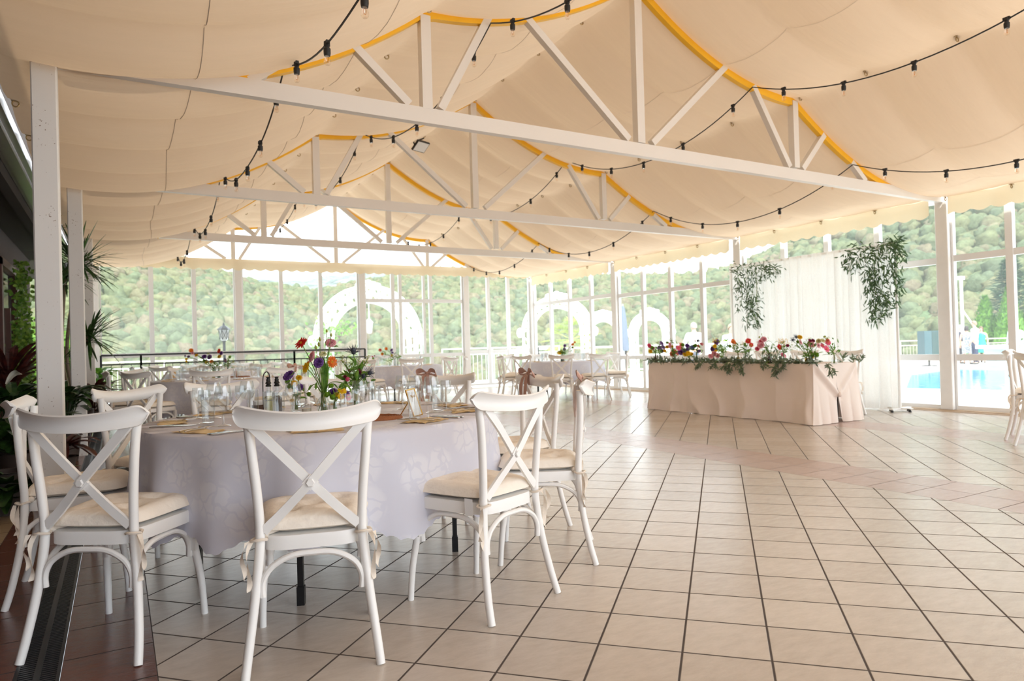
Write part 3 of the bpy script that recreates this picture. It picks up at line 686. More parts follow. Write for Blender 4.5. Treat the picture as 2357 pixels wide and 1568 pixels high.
# white lamp posts
for x, y, lab in ((15.7, 18.8, 'white garden lamp post right of the closed parasol'), (22.9, 12.3 + 2.6, 'white garden lamp post beside the right edge of the curtain')):
    t = empty('garden_lamp', (x, y, GZ), 0, lab, 'lamp')
    mb = MB(); mb.lathe([(.10, 0), (.06, .1), (.035, .3), (.035, 1.35)], 10); mb.obj('pole', wht, t)
    mb = MB(); mb.lathe([(.06, 1.35), (.10, 1.4), (.14, 1.62), (.18, 1.66), (.05, 1.8), (.001, 1.84)], 6); mb.obj('lantern_head', mat('milk_glass', (.85, .85, .82), .3), t, ang=0)
# flagpole, loudspeaker box, plinth
t = empty('flagpole', (33.0, 16.75, GZ), 0, 'tall white pole with a slanted guy stay behind the guests', 'pole')
mb = MB(); mb.tube([(0, 0, 0), (0, 0, 3.85)], .06, 10); mb.box((-.05, 0, 3.8), (.35, .2, .15)); mb.obj('mast', wht, t)
mb = MB(); mb.tube([(0, 0, 2.4), (-.75, -1.0, 1.35)], .03, 6); mb.obj('stay', wht, t)
t = empty('loudspeaker', (28.9, 16.0, GZ), radians(-30), 'dark blue-grey loudspeaker cabinet beyond the pool', 'loudspeaker')
spm = mat('dark_teal_cabinet', (.03, .075, .09), .6)
mb = MB(); mb.box((0, 0, .95), (.62, .5, 1.0)); mb.obj('cabinet', spm, t, ang=0)
mb = MB(); mb.box((.14, -.255, .95), (.30, .012, .94)); mb.obj('grille', mat('dark_green_grille', (.015, .045, .045), .7), t, ang=0)
mb = MB(); mb.tube([(0, 0, 0), (0, 0, .5)], .04, 8); mb.lathe([(.3, 0), (.28, .04), (.05, .06)], 12); mb.obj('stand', M['blackmetal'], t)
t = empty('diving_plinth', (27.8, 12.6, GZ), radians(-30), 'pale blue plinth with a thick white top at the far pool edge', 'plinth')
mb = MB(); mb.grid(lambda u_, v_: tuple(Vector((cos(2 * pi * u_ + pi / 4), sin(2 * pi * u_ + pi / 4), 0)) * (.62 + .13 * v_) + Vector((0, 0, .72 * v_))), 4, 1, True); mb.obj('pedestal', mat('pale_blue_paint', (.42, .60, .66), .5), t, ang=0)
mb = MB(); mb.box((-.05, 0, .79), (1.45, 1.2, .13)); mb.obj('slab', wht, t, ang=0)
# cypresses and pine
cym = leafmat('cypress_green', (.035, .12, .015), (.14, .32, .03), .8, .15, 9)
def cypress(loc, h, rad, label, seed):
    t = empty('cypress', loc, 0, label, 'cypress', 'clipped cypresses beyond the pool')
    g = random.Random(seed); mb = MB()
    def fn(u_, v_):
        a = 2 * pi * u_; r_ = rad * ((1 - v_) ** .85 * min(1, v_ * 8 + .5) * 1.1 + .01) * (1 + .22 * noise.noise(Vector((cos(a) * 3, sin(a) * 3, v_ * 12 + seed))))
        return (r_ * cos(a), r_ * sin(a), .1 + h * v_)
    mb.grid(fn, 28, 30, True)
    for k in range(700):
        v_ = g.random() ** 1.2; a = g.uniform(0, 2 * pi); p = Vector(fn(a / 2 / pi, v_)); mb.leaf(p * 1.0, (cos(a) * .45, sin(a) * .45, 1), .22, .08, (cos(a), sin(a), 0), 0)
    mb.obj('foliage', cym, t, ang=0)
    mb = MB(); mb.tube([(0, 0, 0), (0, 0, .5)], .07, 6); mb.obj('stem', mat('bark', (.12, .08, .05), .9), t)
cypress((37.4, 17.9, GZ), 2.95, .80, 'leftmost, shortest cypress behind the guests', 1)
cypress((37.2, 16.75, GZ), 3.3, .80, 'middle cypress behind the guests, paired tips', 2)
cypress((38.4, 16.2, GZ), 3.75, .80, 'tallest cypress, left of the narrow window mullion', 3)
cypress((36.2, 14.7, GZ), 3.2, .85, 'cypress directly behind the pale blue plinth', 5)
cypress((34.6, 13.7, GZ), 3.3, .8, 'rightmost cypress, at the right picture edge', 4)
t = empty('pine_tree', (46, 20.6, GZ), 0, 'dark blue-green pine standing behind the cypresses', 'pine')
mb = MB(); g = random.Random(8)
for k in range(1500):
    v_ = g.random(); a = g.uniform(0, 2 * pi); r_ = 1.9 * (1 - v_) * sqrt(g.random()) * (1 + .4 * sin(a * 3 + v_ * 20)); mb.leaf((r_ * cos(a), r_ * sin(a), 1 + 4.6 * v_), (cos(a), sin(a), g.uniform(-.2, .5)), .5, .16, (0, 0, 1), .05)
mb.obj('foliage', leafmat('pine_green', (.03, .09, .05), (.07, .16, .09), .8, .1), t, ang=0)
mb = MB(); mb.tube([(0, 0, 0), (0, 0, 5.2)], [.18, .03], 6); mb.obj('trunk', mat('pine_bark', (.12, .08, .05), .9), t)
# hedge and shrubs behind the left wall of plants
mb = MB(); g = random.Random(3)
for k in range(2600):
    p = Vector((g.uniform(-5.5, -.45), g.uniform(17.6, 21), 0)); p.z = g.random() ** .8 * (2.2 - .45 * (p.x + 3) ** 2 * .3); mb.leaf(p, (g.uniform(-1, 1), g.uniform(-1, .3), g.uniform(-.6, .6)), .22, .12, (g.uniform(-.5, .5), -1, .6))
tag(mb.obj('hedge', leafmat('sunlit_hedge', (.10, .28, .03), (.35, .55, .10), .5, .4), ang=0), 'sunlit green hedge beyond the left plants', 'hedge', kind='stuff')
# ------------------------------------------------------------------ cross-back chair (faces +Y, origin on the floor under the seat)
def chair_meshes():
    D = {}
    # rear post: foot - seat - top, one bent rod
    def rear(s): return smooth([(s * .222, -.262, 0), (s * .210, -.235, .10), (s * .190, -.205, .26), (s * .172, -.190, .44), (s * .176, -.196, .58), (s * .190, -.206, .74), (s * .202, -.205, .862)], 5)
    for s, n_ in ((-1, 'l'), (1, 'r')):
        mb = MB(); P = rear(s); k = len(P); mb.tube(P, [lerp(.0152, .0165, min(1, i / (k * .45))) for i in range(k)], 12); D['rear' + n_] = mb.mesh('leg', M['chair'])
        mb = MB(); mb.tube(smooth([(s * .212, .212, 0), (s * .206, .200, .15), (s * .192, .178, .30), (s * .186, .170, .43)], 4), [.0135] * 3 + [.0145] * 3 + [.0155] * 6 + [.016], 12)
        mb.box((s * .188, .174, .345), (.034, .03, .13)); D['front' + n_] = mb.mesh('leg', M['chair'], 50)
    # seat: rounded trapezoid slab
    def outline(t):
        a = 2 * pi * t; c, s = cos(a), sin(a); e = .38
        x = abs(c) ** e * (1 if c > 0 else -1); y = abs(s) ** e * (1 if s > 0 else -1)
        return x * lerp(.168, .214, (y + 1) / 2), y * .205 + .005 + (.012 * (1 - x * x) if y > 0 else 0)
    mb = MB(); prof = [(1.0, .408), (1.0, .448), (.985, .456), (.90, .458), (.0, .455)]
    def seat(u_, v_):
        k, z = prof[min(4, int(round(v_ * 4)))]; x, y = outline(u_); return (x * k, y * k, z)
    mb.grid(seat, 44, 4, True); mb.grid(lambda u_, v_: (outline(u_)[0] * (1 - v_), outline(u_)[1] * (1 - v_), .408), 44, 1, True)
    D['seat'] = mb.mesh('seat', M['chair'], 35)
    # cushion: tufted pad
    mb = MB()
    tufts = [(-.085, -.08), (.085, -.08), (-.09, .09), (.09, .09), (0, .005)]
    def pad(top):
        def fn(u_, v_):
            x, y = outline(u_); k = v_
            px, py = x * k * 1.02, y * k * 1.0
            h = (1 - k ** 6) ** .5 * .056 if k < 1 else 0
            if top:
                for tx, ty in tufts: h -= .028 * math.exp(-((px - tx) ** 2 + (py - ty) ** 2) / .0013)
                h += .004 * noise.noise(Vector((px * 22, py * 22, 3))) * (1 - k ** 4)
                return (px, py, .478 + h * .9)
            return (px, py, .478 - .019 * (1 - k ** 8))
        return fn
    mb.grid(pad(True), 40, 14, True); mb.grid(pad(False), 40, 4, True)
    D['cushion'] = mb.mesh('seat_cushion', M['cushion'], 70)
    # top rail: hollow scroll section swept on a curve, ends rounded
    sec = [(.030, .902), (.024, .909), (.006, .898), (-.006, .880), (-.008, .858), (-.002, .836), (.012, .820), (.020, .822), (.012, .838), (.008, .856), (.010, .874), (.018, .888)]
    mb = MB(); ns = len(sec); NU = 40; vs_ = []
    for i in range(NU + 1):
        t = sin(pi / 2 * lerp(-1, 1, i / NU)); e = max(.10, sqrt(max(0, 1 - (max(0, abs(t) - .87) / .131) ** 2)))
        x = t * .248; yb = -.270 + .066 * t * t
        zc = .858 + .028 * t * t
        for b, z in sec: vs_.append((x, yb - b * lerp(.5, 1, e), zc + (z - .866) * e * (.74 + .16 * t * t)))
    fs = [(i * ns + a, i * ns + (a + 1) % ns, (i + 1) * ns + (a + 1) % ns, (i + 1) * ns + a) for i in range(NU) for a in range(ns)]
    fs += [tuple(range(ns - 1, -1, -1)), tuple(NU * ns + a for a in range(ns))]
    mb.add(vs_, fs); D['rail'] = mb.mesh('top_rail', M['chair'], 50)
    # crossed slats
    for s, n_ in ((-1, 'a'), (1, 'b')):
        mb = MB(); P = smooth([(s * .186, -.232, .846), (s * .10, -.230, .752), (0, -.222 - .006 * s, .640), (-s * .09, -.206, .545), (-s * .160, -.196, .478)], 6)
        k = len(P); vs_ = []
        for i, p in enumerate(P):
            d = (P[min(i + 1, k - 1)] - P[max(i - 1, 0)]).normalized(); w = d.cross(Vector((0, 1, 0))).normalized()
            w *= .0145 + .004 * abs(i / k - .5)
            for sx, sy in ((-1, -1), (1, -1), (1, 1), (-1, 1)): vs_.append(p + w * sx + Vector((0, .0065 * sy, 0)))
        mb.add(vs_, [(4 * i + a, 4 * i + (a + 1) % 4, 4 * i + 4 + (a + 1) % 4, 4 * i + 4 + a) for i in range(k - 1) for a in range(4)] + [(3, 2, 1, 0), (4 * k - 4, 4 * k - 3, 4 * k - 2, 4 * k - 1)])
        D['slat' + n_] = mb.mesh('cross_slat', M['chair'], 30)
    mb = MB(); mb.lathe([(.001, .006), (.013, .006), (.016, .0)], 6, (0, -.236, .640), Matrix.Rotation(radians(90), 3, 'X')); mb.box((0, -.225, .640), (.040, .014, .040), M=Matrix.Rotation(radians(45), 3, 'Y')); D['bolt'] = mb.mesh('bolt', M['chair'], 30)
    # bentwood arches between the legs
    def archp(a, b, za=.255, zt=.392):
        a, b = Vector(a), Vector(b); f = lambda t, z: Vector((*a.lerp(b, t).xy, z))
        return smooth([f(.02, za), f(.02, za + .05), f(.10, zt - .04), f(.28, zt - .006), f(.5, zt), f(.72, zt - .006), f(.90, zt - .04), f(.98, za + .05), f(.98, za)], 4)
    rl, rr, fl_, fr_ = (-.172, -.200, 0), (.172, -.200, 0), (-.178, .170, 0), (.178, .170, 0)
    for n_, a, b in (('back', rl, rr), ('front', fl_, fr_), ('left', rl, fl_), ('right', rr, fr_)):
        mb = MB(); mb.tube(archp(a, b), .0112, 9); D['st' + n_] = mb.mesh('stretcher', M['chair'])
    # ties at the rear corners
    for s, n_ in ((-1, 'l'), (1, 'r')):
        mb = MB()
        mb.tube([(s * .176 + .027 * cos(a * pi / 5), -.196 + .027 * sin(a * pi / 5), .452 + .004 * sin(a)) for a in range(11)], .005, 5, False)
        mb.ball((s * .158, -.168, .462), .015, 7, 5); mb.tube([(s * .12, -.15, .478), (s * .165, -.175, .460)], [.016, .006], 6)
        for q, ln in ((.0, .17), (.014, .13)):
            P = smooth([(s * (.198 + q), -.205 - q, .452), (s * (.214 + q), -.212 - q, .40), (s * (.206 + q), -.210, .452 - ln * .8), (s * (.21 + q), -.215, .452 - ln)], 4); vs_ = []
            for i, p in enumerate(P): w = .009 * Vector((cos(i * .35 + q * 60), sin(i * .35 + q * 60), 0)); vs_ += [p - w, p + w]
            mb.add(vs_, [(2 * i, 2 * i + 1, 2 * i + 3, 2 * i + 2) for i in range(len(P) - 1)])
        D['tie' + n_] = mb.mesh('tie', M['tie'], 60)
    return D
CM = chair_meshes()
def build_chair(cush=True):
    t = empty('cross_back_chair'); t['category'] = 'chair'
    for k, n_ in (('rearl', 'leg'), ('rearr', 'leg'), ('frontl', 'leg'), ('frontr', 'leg'), ('seat', 'seat'), ('rail', 'top_rail'), ('slata', 'cross_slat'), ('slatb', 'cross_slat'), ('bolt', 'bolt'),
                  ('stback', 'stretcher'), ('stfront', 'stretcher'), ('stleft', 'stretcher'), ('stright', 'stretcher')): lnk(n_, CM[k], t)
    if cush:
        c = lnk('seat_cushion', CM['cushion'], t); c['label'] = 'cream tufted seat cushion'
        lnk('tie', CM['tiel'], c); lnk('tie', CM['tier'], c)
    return t
PROTO = [None, None]
def chair(x, y, face, label, group, cush=True):
    """face: direction the sitter looks, degrees from +X"""
    i = 0 if cush else 1
    if PROTO[i] is None: c = PROTO[i] = build_chair(cush)
    else: c = dup(PROTO[i])
    c.location = (x, y, 0); c.rotation_euler = (0, 0, radians(face - 90)); c['label'] = label; c['group'] = group; c['category'] = 'chair'
    return c
def bow(x, y, face, label, side=-1):
    """satin ribbon tied round a chair's top rail; x, y, face are the chair's"""
    t = empty('ribbon_bow', (x, y, 0), radians(face - 90), label, 'ribbon bow', 'dusty rose ribbons on chair backs')
    px = side * .15; yb = -.268 + .058 * (px / .248) ** 2
    mb = MB()
    lp = [(0, .016, .89), (0, .018, .86), (0, .014, .826), (0, -.022, .822), (0, -.030, .86), (0, -.038, .892), (0, -.01, .902), (0, .016, .89)]
    vs_ = []
    for p in lp:
        for w in (-.016, .016): vs_.append((px + w, yb + p[1], p[2] + .012))
    mb.add(vs_, [(2 * i, 2 * i + 1, 2 * i + 3, 2 * i + 2) for i in range(len(lp) - 1)]); mb.obj('band', M['ribbon'], t, ang=60)
    def strip(name, pts, w, wd):
        mb = MB(); P = smooth(pts, 5); v = []
        for i, p in enumerate(P):
            q = i / (len(P) - 1); ww = w * (.35 + .65 * sin(pi * min(1, q * 1.3)) if name == 'loop' else .6 + .4 * q); d = Vector(wd) * ww; v += [p - d, p + d]
        mb.add(v, [(2 * i, 2 * i + 1, 2 * i + 3, 2 * i + 2) for i in range(len(P) - 1)]); mb.obj(name, M['ribbon'], t, ang=70)
    c = Vector((px, yb + .016, .912))
    for s in (-1, 1):
        strip('loop', [c, c + Vector((s * .035, .01, .022)), c + Vector((s * .075, .014, .012)), c + Vector((s * .078, .012, -.014)), c + Vector((s * .04, .006, -.008)), c], .022, (0, .6, .8))
        strip('tail', [c, c + Vector((s * .02, .030, -.03)), c + Vector((s * .026, .044, -.11)), c + Vector((s * .018, .040, -.20 - .02 * s))], .018, (.9, .2, 0))
    mb = MB(); mb.ball(c, .016, 8, 6, (1, .8, .9)); mb.obj('knot', M['ribbon'], t)
    return t

# ------------------------------------------------------------------ round tables under long cloths
def damask():
    m, nt, bs, out = nm('white_damask_cloth')
    bs.inputs['Roughness'].default_value = .75
    tc = node(nt, 'ShaderNodeTexCoord')
    # leaf-like figures woven shinier than the ground
    nz = node(nt, 'ShaderNodeTexNoise'); nz.inputs['Scale'].default_value = 9; nz.inputs['Detail'].default_value = 2; L(nt, tc, 'Object', nz, 'Vector')
    mxv = node(nt, 'ShaderNodeMix', data_type='RGBA'); mxv.inputs[0].default_value = .12; L(nt, tc, 'Object', mxv, 6); L(nt, nz, 1, mxv, 7)
    vo = node(nt, 'ShaderNodeTexVoronoi', feature='DISTANCE_TO_EDGE'); vo.inputs['Scale'].default_value = 17; L(nt, mxv, 2, vo, 'Vector')
    v2 = node(nt, 'ShaderNodeTexVoronoi'); v2.inputs['Scale'].default_value = 5.5; L(nt, tc, 'Object', v2, 'Vector')
    a = node(nt, 'ShaderNodeMapRange'); a.inputs[1].default_value = .05; a.inputs[2].default_value = .09; L(nt, vo, 0, a, 0)
    b = node(nt, 'ShaderNodeMapRange'); b.inputs[1].default_value = .52; b.inputs[2].default_value = .40; L(nt, v2, 0, b, 0)
    k = node(nt, 'ShaderNodeMath', operation='MULTIPLY'); L(nt, a, 0, k, 0); L(nt, b, 0, k, 1)
    mx = node(nt, 'ShaderNodeMix', data_type='RGBA'); mx.inputs[6].default_value = (.76, .775, .89, 1); mx.inputs[7].default_value = (.84, .85, .94, 1)
    L(nt, k, 0, mx, 0); L(nt, mx, 2, bs, 'Base Color')
    rr = node(nt, 'ShaderNodeMapRange'); rr.inputs[3].default_value = .8; rr.inputs[4].default_value = .42; L(nt, k, 0, rr, 0); L(nt, rr, 0, bs, 'Roughness')
    tr = node(nt, 'ShaderNodeBsdfTranslucent', i0=(.75, .73, .82, 1)); ms = node(nt, 'ShaderNodeMixShader'); ms.inputs[0].default_value = .18
    L(nt, bs, 0, ms, 1); L(nt, tr, 0, ms, 2); L(nt, ms, 0, out, 0); return m
M['tablecloth'] = damask()
def round_table(x, y, R, label, clabel, seed, hem=.29, nseg=360, nfold=15):
    t = empty('round_table', (x, y, 0), 0, label, 'table', 'round banquet tables')
    mb = MB(); mb.lathe([(.001, .715), (R - .03, .715), (R - .03, .742), (.001, .742)], 40); mb.obj('tabletop', M['frame'], t)
    for k in range(4):
        a = pi / 4 + k * pi / 2 + seed; mb = MB(); p = (cos(a) * (R - .22), sin(a) * (R - .22))
        mb.box((p[0], p[1], .40), (.024, .024, .64), a); mb.box((p[0], p[1], .04), (.032, .032, .08), a); mb.obj('leg', M['blackmetal'], t, ang=0)
    mb = MB(); nv = 22
    def fn(u_, v_):
        a = 2 * pi * u_; j = v_ * nv
        if j < 6: k = j / 6 * (R - .012); return (k * cos(a), k * sin(a), .753)
        q = (j - 6) / (nv - 6)
        fold = .5 + .5 * sin(nfold * a + 1.1 * sin(2 * a + seed) + .7 * sin(3 * a + seed * 2)); fold = fold ** 1.4
        side = .014 + q ** .8 * (.004 + .066 * fold * (1 - .2 * q))
        hz = hem + .05 * (1 - fold) + .012 * abs(sin(52 * a))
        z = .753 - (.753 - hz) * q
        if q < .08: z = .753 - .008 * q / .08 - (.753 - hz) * max(0, q - .04)
        r_ = R - .012 + side * min(1, q * 9 + .12)
        return (r_ * cos(a), r_ * sin(a), z)
    mb.grid(fn, nseg, nv, True)
    c = mb.obj('tablecloth', M['tablecloth'], loc=(x, y, 0), ang=60)
    tag(c, clabel, 'tablecloth', 'white damask cloths on the round tables')
    return t
T1 = (.95, 3.66); T2 = (1.24, 10.37); T3 = (5.2, 13.8); T4 = (8.1, 12.0); T5 = (1.6, 14.4)
round_table(*T1, .885, 'nearest round table, set with glasses and three flower vases', 'white damask cloth on the nearest round table, hem scalloped', .35, .29, 420, 16)
round_table(*T2, .88, 'second round table, behind the nearest one on the left', 'white cloth on the second round table, black legs below its hem', 1.1, .29, 240, 15)
round_table(*T5, .85, 'round table at the back left, just in front of the black railing', 'white cloth on the round table by the black railing', .5, .3, 160, 15)
round_table(*T3, .85, 'round table at the back in front of the glass door', 'white cloth on the round table in front of the glass door', .2, .3, 160, 15)
round_table(*T4, .85, 'round table at the back right, left of the long floral table', 'white cloth on the round table left of the long floral table', .8, .3, 160, 15)

G1 = 'chairs around the nearest round table'
chair(.63, 2.635, 74.5, 'white cross-back chair nearest the camera at mid left, its back fully towards us', G1)
chair(1.36, 2.715, 111, 'white chair right of centre with a care tag hanging from its cushion', G1)
chair(.005, 3.13, 56, 'white chair standing half on the brown strip over the drain, back to us', G1)
chair(-.17, 3.92, -4, 'white chair cut by the left picture edge, its tie hanging loose', G1)
c_r2 = (1.93, 3.09, 147); c_r3 = (2.08, 3.66, 182); c_rb = (1.84, 4.36, 216)
chair(*c_r2, 'white chair seen from the side with a ribbon bow, rightmost at the nearest table', G1)
chair(*c_r3, 'white chair with a ribbon bow just behind the rightmost one of the nearest table', G1)
chair(*c_rb, 'white chair with a ribbon bow facing us beyond the gold menu frame', G1)
chair(1.29, 4.74, 252, 'white chair facing us behind the tall bouquet of the nearest table', G1)
chair(.66, 4.73, 285, 'white chair facing us behind the oil and vinegar bottles', G1)
chair(.20, 4.50, 309, 'white chair facing us beside the brown strip, far left of the nearest table', G1)
bow(*c_r2, 'rose ribbon bow on the rightmost chair of the nearest table', 1)
bow(*c_r3, 'rose ribbon bow on the chair behind the rightmost one', 1)
bow(*c_rb, 'rose ribbon bow on the chair beyond the gold menu frame', 1)
# care tag
mb = MB(); v = [Vector((1.36, 2.715, 0)) + Matrix.Rotation(radians(21), 3, 'Z') @ Vector(p) for p in ((-.188, -.10, .474), (-.188, -.145, .474), (-.204, -.118, .408), (-.204, -.163, .412))]
mb.add(v, [(0, 1, 3, 2)])
tag(mb.obj('care_tag', M['paper'], ang=0), 'small white care tag hanging from the cushion right of centre', 'tag')

def ring(T, angs, labels, grp, r_=1.13, cush=True):
    for a, lab in zip(angs, labels): chair(T[0] + r_ * cos(radians(a)), T[1] + r_ * sin(radians(a)), a + 180, lab, grp, cush)
G2 = 'chairs around the second round table'
ring(T2, (259, 219, 181, 143, 105, 66, 27, 337, 297), (
    'chair with its back to us at the front of the second round table', 'chair at the left front of the second table, a rolled napkin on its seat',
    'chair edge-on at the far left of the second round table, by the dark plants', 'chair at the back left of the second round table',
    'chair on the far side of the second table behind its glasses, left one', 'chair on the far side of the second table behind its flowers',
    'chair at the back right of the second round table', 'chair at the right side of the second round table, behind the tall bouquet', 'chair with a ribbon at the right front of the second round table'), G2)
a = radians(297); bow(T2[0] + 1.13 * cos(a), T2[1] + 1.13 * sin(a), 297 + 180, 'rose ribbon bow on the right front chair of the second table', 1)
ring(T5, (225, 265, 300, 340, 20, 60, 100, 140, 180), (
    'chair at the left front of the table by the black railing', 'chair with its back to us at the table by the black railing', 'chair at the right front of the table by the black railing',
    'chair at the right of the table by the black railing', 'chair at the right back of the table by the black railing', 'chair beyond the table by the black railing, right one',
    'chair beyond the table by the black railing, left one', 'chair at the left back of the table by the black railing', 'chair at the left end of the table by the black railing'), 'chairs around the table by the black railing')
ring(T3, (258, 219, 180, 140, 100, 60, 18, 335, 297), (
    'chair with its back to us at the table before the glass door', 'chair at the left front of the table before the glass door', 'chair at the left of the table before the glass door',
    'chair at the left back of the table before the glass door', 'chair beyond the table before the glass door, left one', 'chair beyond the table before the glass door, right one',
    'chair standing apart at the right of the table before the glass door', 'chair at the right side of the table before the glass door', 'chair at the right front of the table before the glass door'), 'chairs around the table before the glass door')
ring(T4, (235, 268, 200, 165, 318, 0, 40, 80, 120), (
    'chair with its back to us at the left front of the back right table', 'chair with its back to us at the middle front of the back right table', 'chair at the left of the back right table, cross half turned',
    'chair seen edge-on at the far left of the back right table', 'chair facing left at the right of the back right table, beside the long table', 'chair at the right back of the back right table',
    'chair beyond the back right table, right one', 'chair beyond the back right table, middle one', 'chair beyond the back right table, left one'), 'chairs around the back right table')
GR = 'chairs at the right picture edge'
chair(8.10, 3.41, -72, 'left one of the two chairs at the right picture edge, seen edge-on', GR)
chair(7.62, 3.05, -25, 'right one of the two chairs cut by the right picture edge, nearer to us', GR)
GH = 'chairs behind the long floral table'
for y, lab in ((6.15, 'chair behind the right end of the long floral table'), (6.85, 'chair behind the long table, second from its right end'), (7.55, 'chair behind the long table, third from its right end'), (8.25, 'chair behind the left end of the long floral table')):
    chair(8.83, y, 180, lab, GH)
# ------------------------------------------------------------------ finding places: a point of the photo on a level or upright plane
def ray(px, py):
    return AX.transposed() @ Vector(((px - 1178.5) / F_PX, 1, -(py - 784) / F_PX))
def spot(px, py, z):
    v = ray(px, py); return Vector((0, 0, CAM_H)) + v * ((z - CAM_H) / v.z)
def onx(px, py, X):
    v = ray(px, py); return Vector((0, 0, CAM_H)) + v * (X / v.x)
def ond(px, py, d):
    return Vector((0, 0, CAM_H)) + ray(px, py) * d
def depth(p): return AX[1].dot(Vector(p) - Vector((0, 0, CAM_H)))
RT, FW = AX[0].copy(), AX[1].copy(); UP = Vector((0, 0, 1))

# ------------------------------------------------------------------ blossoms, unit radius, facing +Z
PAL = {'red': ((.62, .015, .02), (.75, .05, .04)), 'orange': ((.72, .13, .015), (.85, .28, .03)), 'yellow': ((.88, .52, .005), (.94, .68, .03)), 'purple': ((.17, .06, .33), (.30, .14, .48)),
       'lilac': ((.32, .20, .48), (.42, .28, .58)), 'pink': ((.82, .36, .43), (.90, .56, .60)), 'hotpink': ((.85, .10, .24), (.92, .22, .36)), 'green': ((.12, .30, .01), (.30, .50, .04)), 'cream': ((.70, .68, .38), (.80, .78, .52)),
       'maroon': ((.22, .01, .04), (.36, .03, .09)), 'salmon': ((.80, .25, .18), (.85, .38, .28)), 'blue': ((.25, .34, .62), (.38, .48, .74)), 'steelblue': ((.06, .07, .11), (.13, .14, .17)), 'lime': ((.40, .46, .08), (.55, .60, .16)), 'dark': ((.05, .015, .01), (.10, .03, .02)), 'gold': ((.72, .34, .02), (.80, .45, .05))}
PM = {k: leafmat('petal_' + k, a, [min(.95, c * 1.15) for c in b], .55, .45, 6) for k, (a, b) in PAL.items()}
BL = {}
def petal(mb, a, r0, r1, w, z0, z1, cup=.1):
    c, s = cos(a), sin(a); d = Vector((c, s, 0)); x = Vector((-s, c, 0))
    q = lambda t, o, h=0: d * lerp(r0, r1, t) + x * (w * o) + Vector((0, 0, lerp(z0, z1, t) + h))
    mb.add([q(0, -.25), q(0, .25), q(.5, -.5, cup * w), q(.5, .5, cup * w), q(.5, 0, -.02), q(.85, -.38), q(.85, .38), q(1, 0), q(.85, 0, -.02)],
           [(0, 1, 4), (0, 4, 2), (1, 3, 4), (2, 4, 8, 5), (4, 3, 6, 8), (5, 8, 7), (8, 6, 7)])
def blossom(kind, col):
    key = (kind, col)
    if key in BL: return BL[key]
    g = random.Random(kind + col); mb = MB(); mats = [PM[col], PM['gold']]
    if kind == 'gerbera':
        mats = [PM[col], PM['dark'] if col in ('pink', 'salmon') else PM['gold']]
        for k in range(20): petal(mb, k * pi / 10 + g.gauss(0, .04), .25, 1 + g.gauss(0, .05), .26, -.02, .02 + g.gauss(0, .06))
        for k in range(16): petal(mb, k * pi / 8 + .2, .2, .66, .22, .05, .16)
        for k in range(14): petal(mb, k * pi / 7, .12, .42, .16, .08, .22)
        mb.mi = 1; mb.ball((0, 0, .08), .24, 10, 5, (1, 1, .55))
    elif kind == 'chrysanthemum':
        for lay in range(5):
            for k in range(16): petal(mb, k * pi / 8 + lay * .2, .1, 1 - lay * .17, .24, lay * .07, .02 + lay * .15)
        mb.ball((0, 0, .2), .25, 8, 5, (1, 1, .7))
    elif kind == 'pompon':
        for k in range(90):
            z = 1 - 2 * (k + .5) / 90; a = k * 2.4; d = Vector((sqrt(1 - z * z) * cos(a), sqrt(1 - z * z) * sin(a), z)); mb.leaf(d * .6, d + Vector((0, 0, .3)), .42, .3, (-d.y, d.x, .1), .1)
        mb.ball((0, 0, 0), .72, 10, 7)
    elif kind == 'lisianthus':
        for lay, (r1, h, n_) in enumerate(((1.0, .78, 6), (.8, .9, 5), (.52, .86, 5), (.28, .8, 4))):
            for k in range(n_):
                a0 = 2 * pi * k / n_ + lay * .6
                def fn(u_, v_, a0=a0, r1=r1, h=h, n_=n_):
                    a = a0 + (u_ - .5) * 2 * pi / n_ * 1.5; r_ = .12 + (r1 - .12) * v_ ** .75 * (1 + .05 * sin(u_ * 19) * v_)
                    return (r_ * cos(a), r_ * sin(a), -.55 + 1.0 * h * v_ ** 1.15 + .07 * sin(u_ * 16 + k) * v_ - .28 * (v_ > .9))
                mb.grid(fn, 7, 5)
    elif kind == 'thistle':
        mb.ball((0, 0, .25), .36, 9, 7, (1, 1, 1.5)); 
        for k in range(60):
            z = g.uniform(-.1, .8); a = g.uniform(0, 2 * pi); d = Vector((cos(a), sin(a), g.uniform(.1, .9))); mb.leaf(Vector((cos(a) * .3, sin(a) * .3, z)), d, .16, .05, (0, 0, 1), 0)
        mb.mi = 1; mats = [PM[col], PM['steelblue']]
        for k in range(15):
            a = k * 2.4; d = Vector((cos(a), sin(a), g.uniform(.15, 1.1))); mb.leaf((cos(a) * .2, sin(a) * .2, .0), d, 1.1 + g.uniform(-.2, .2), .13, (0, 0, 1), -.12)
    elif kind == 'bud':
        for k in range(5):
            a = 2 * pi * k / 5; petal(mb, a, .0, .25, .9, -.8, .2)
        mb.lathe([(.02, -1), (.42, -.45), (.5, 0), (.3, .6), (.02, 1.0)], 8)
    elif kind == 'filler':
        for k in range(26):
            a = g.uniform(0, 2 * pi); h = g.uniform(-.9, 1); r_ = g.uniform(.1, .75); mb.ball((r_ * cos(a), r_ * sin(a), h), .09, 5, 4); mb.tube([(0, 0, h - .6), (r_ * cos(a), r_ * sin(a), h)], .012, 3, False)
    BL[key] = mb.mesh(kind, mats, 50); return BL[key]
def aim(o, d):
    o.rotation_euler = Vector(d).to_track_quat('Z', 'Y').to_euler()
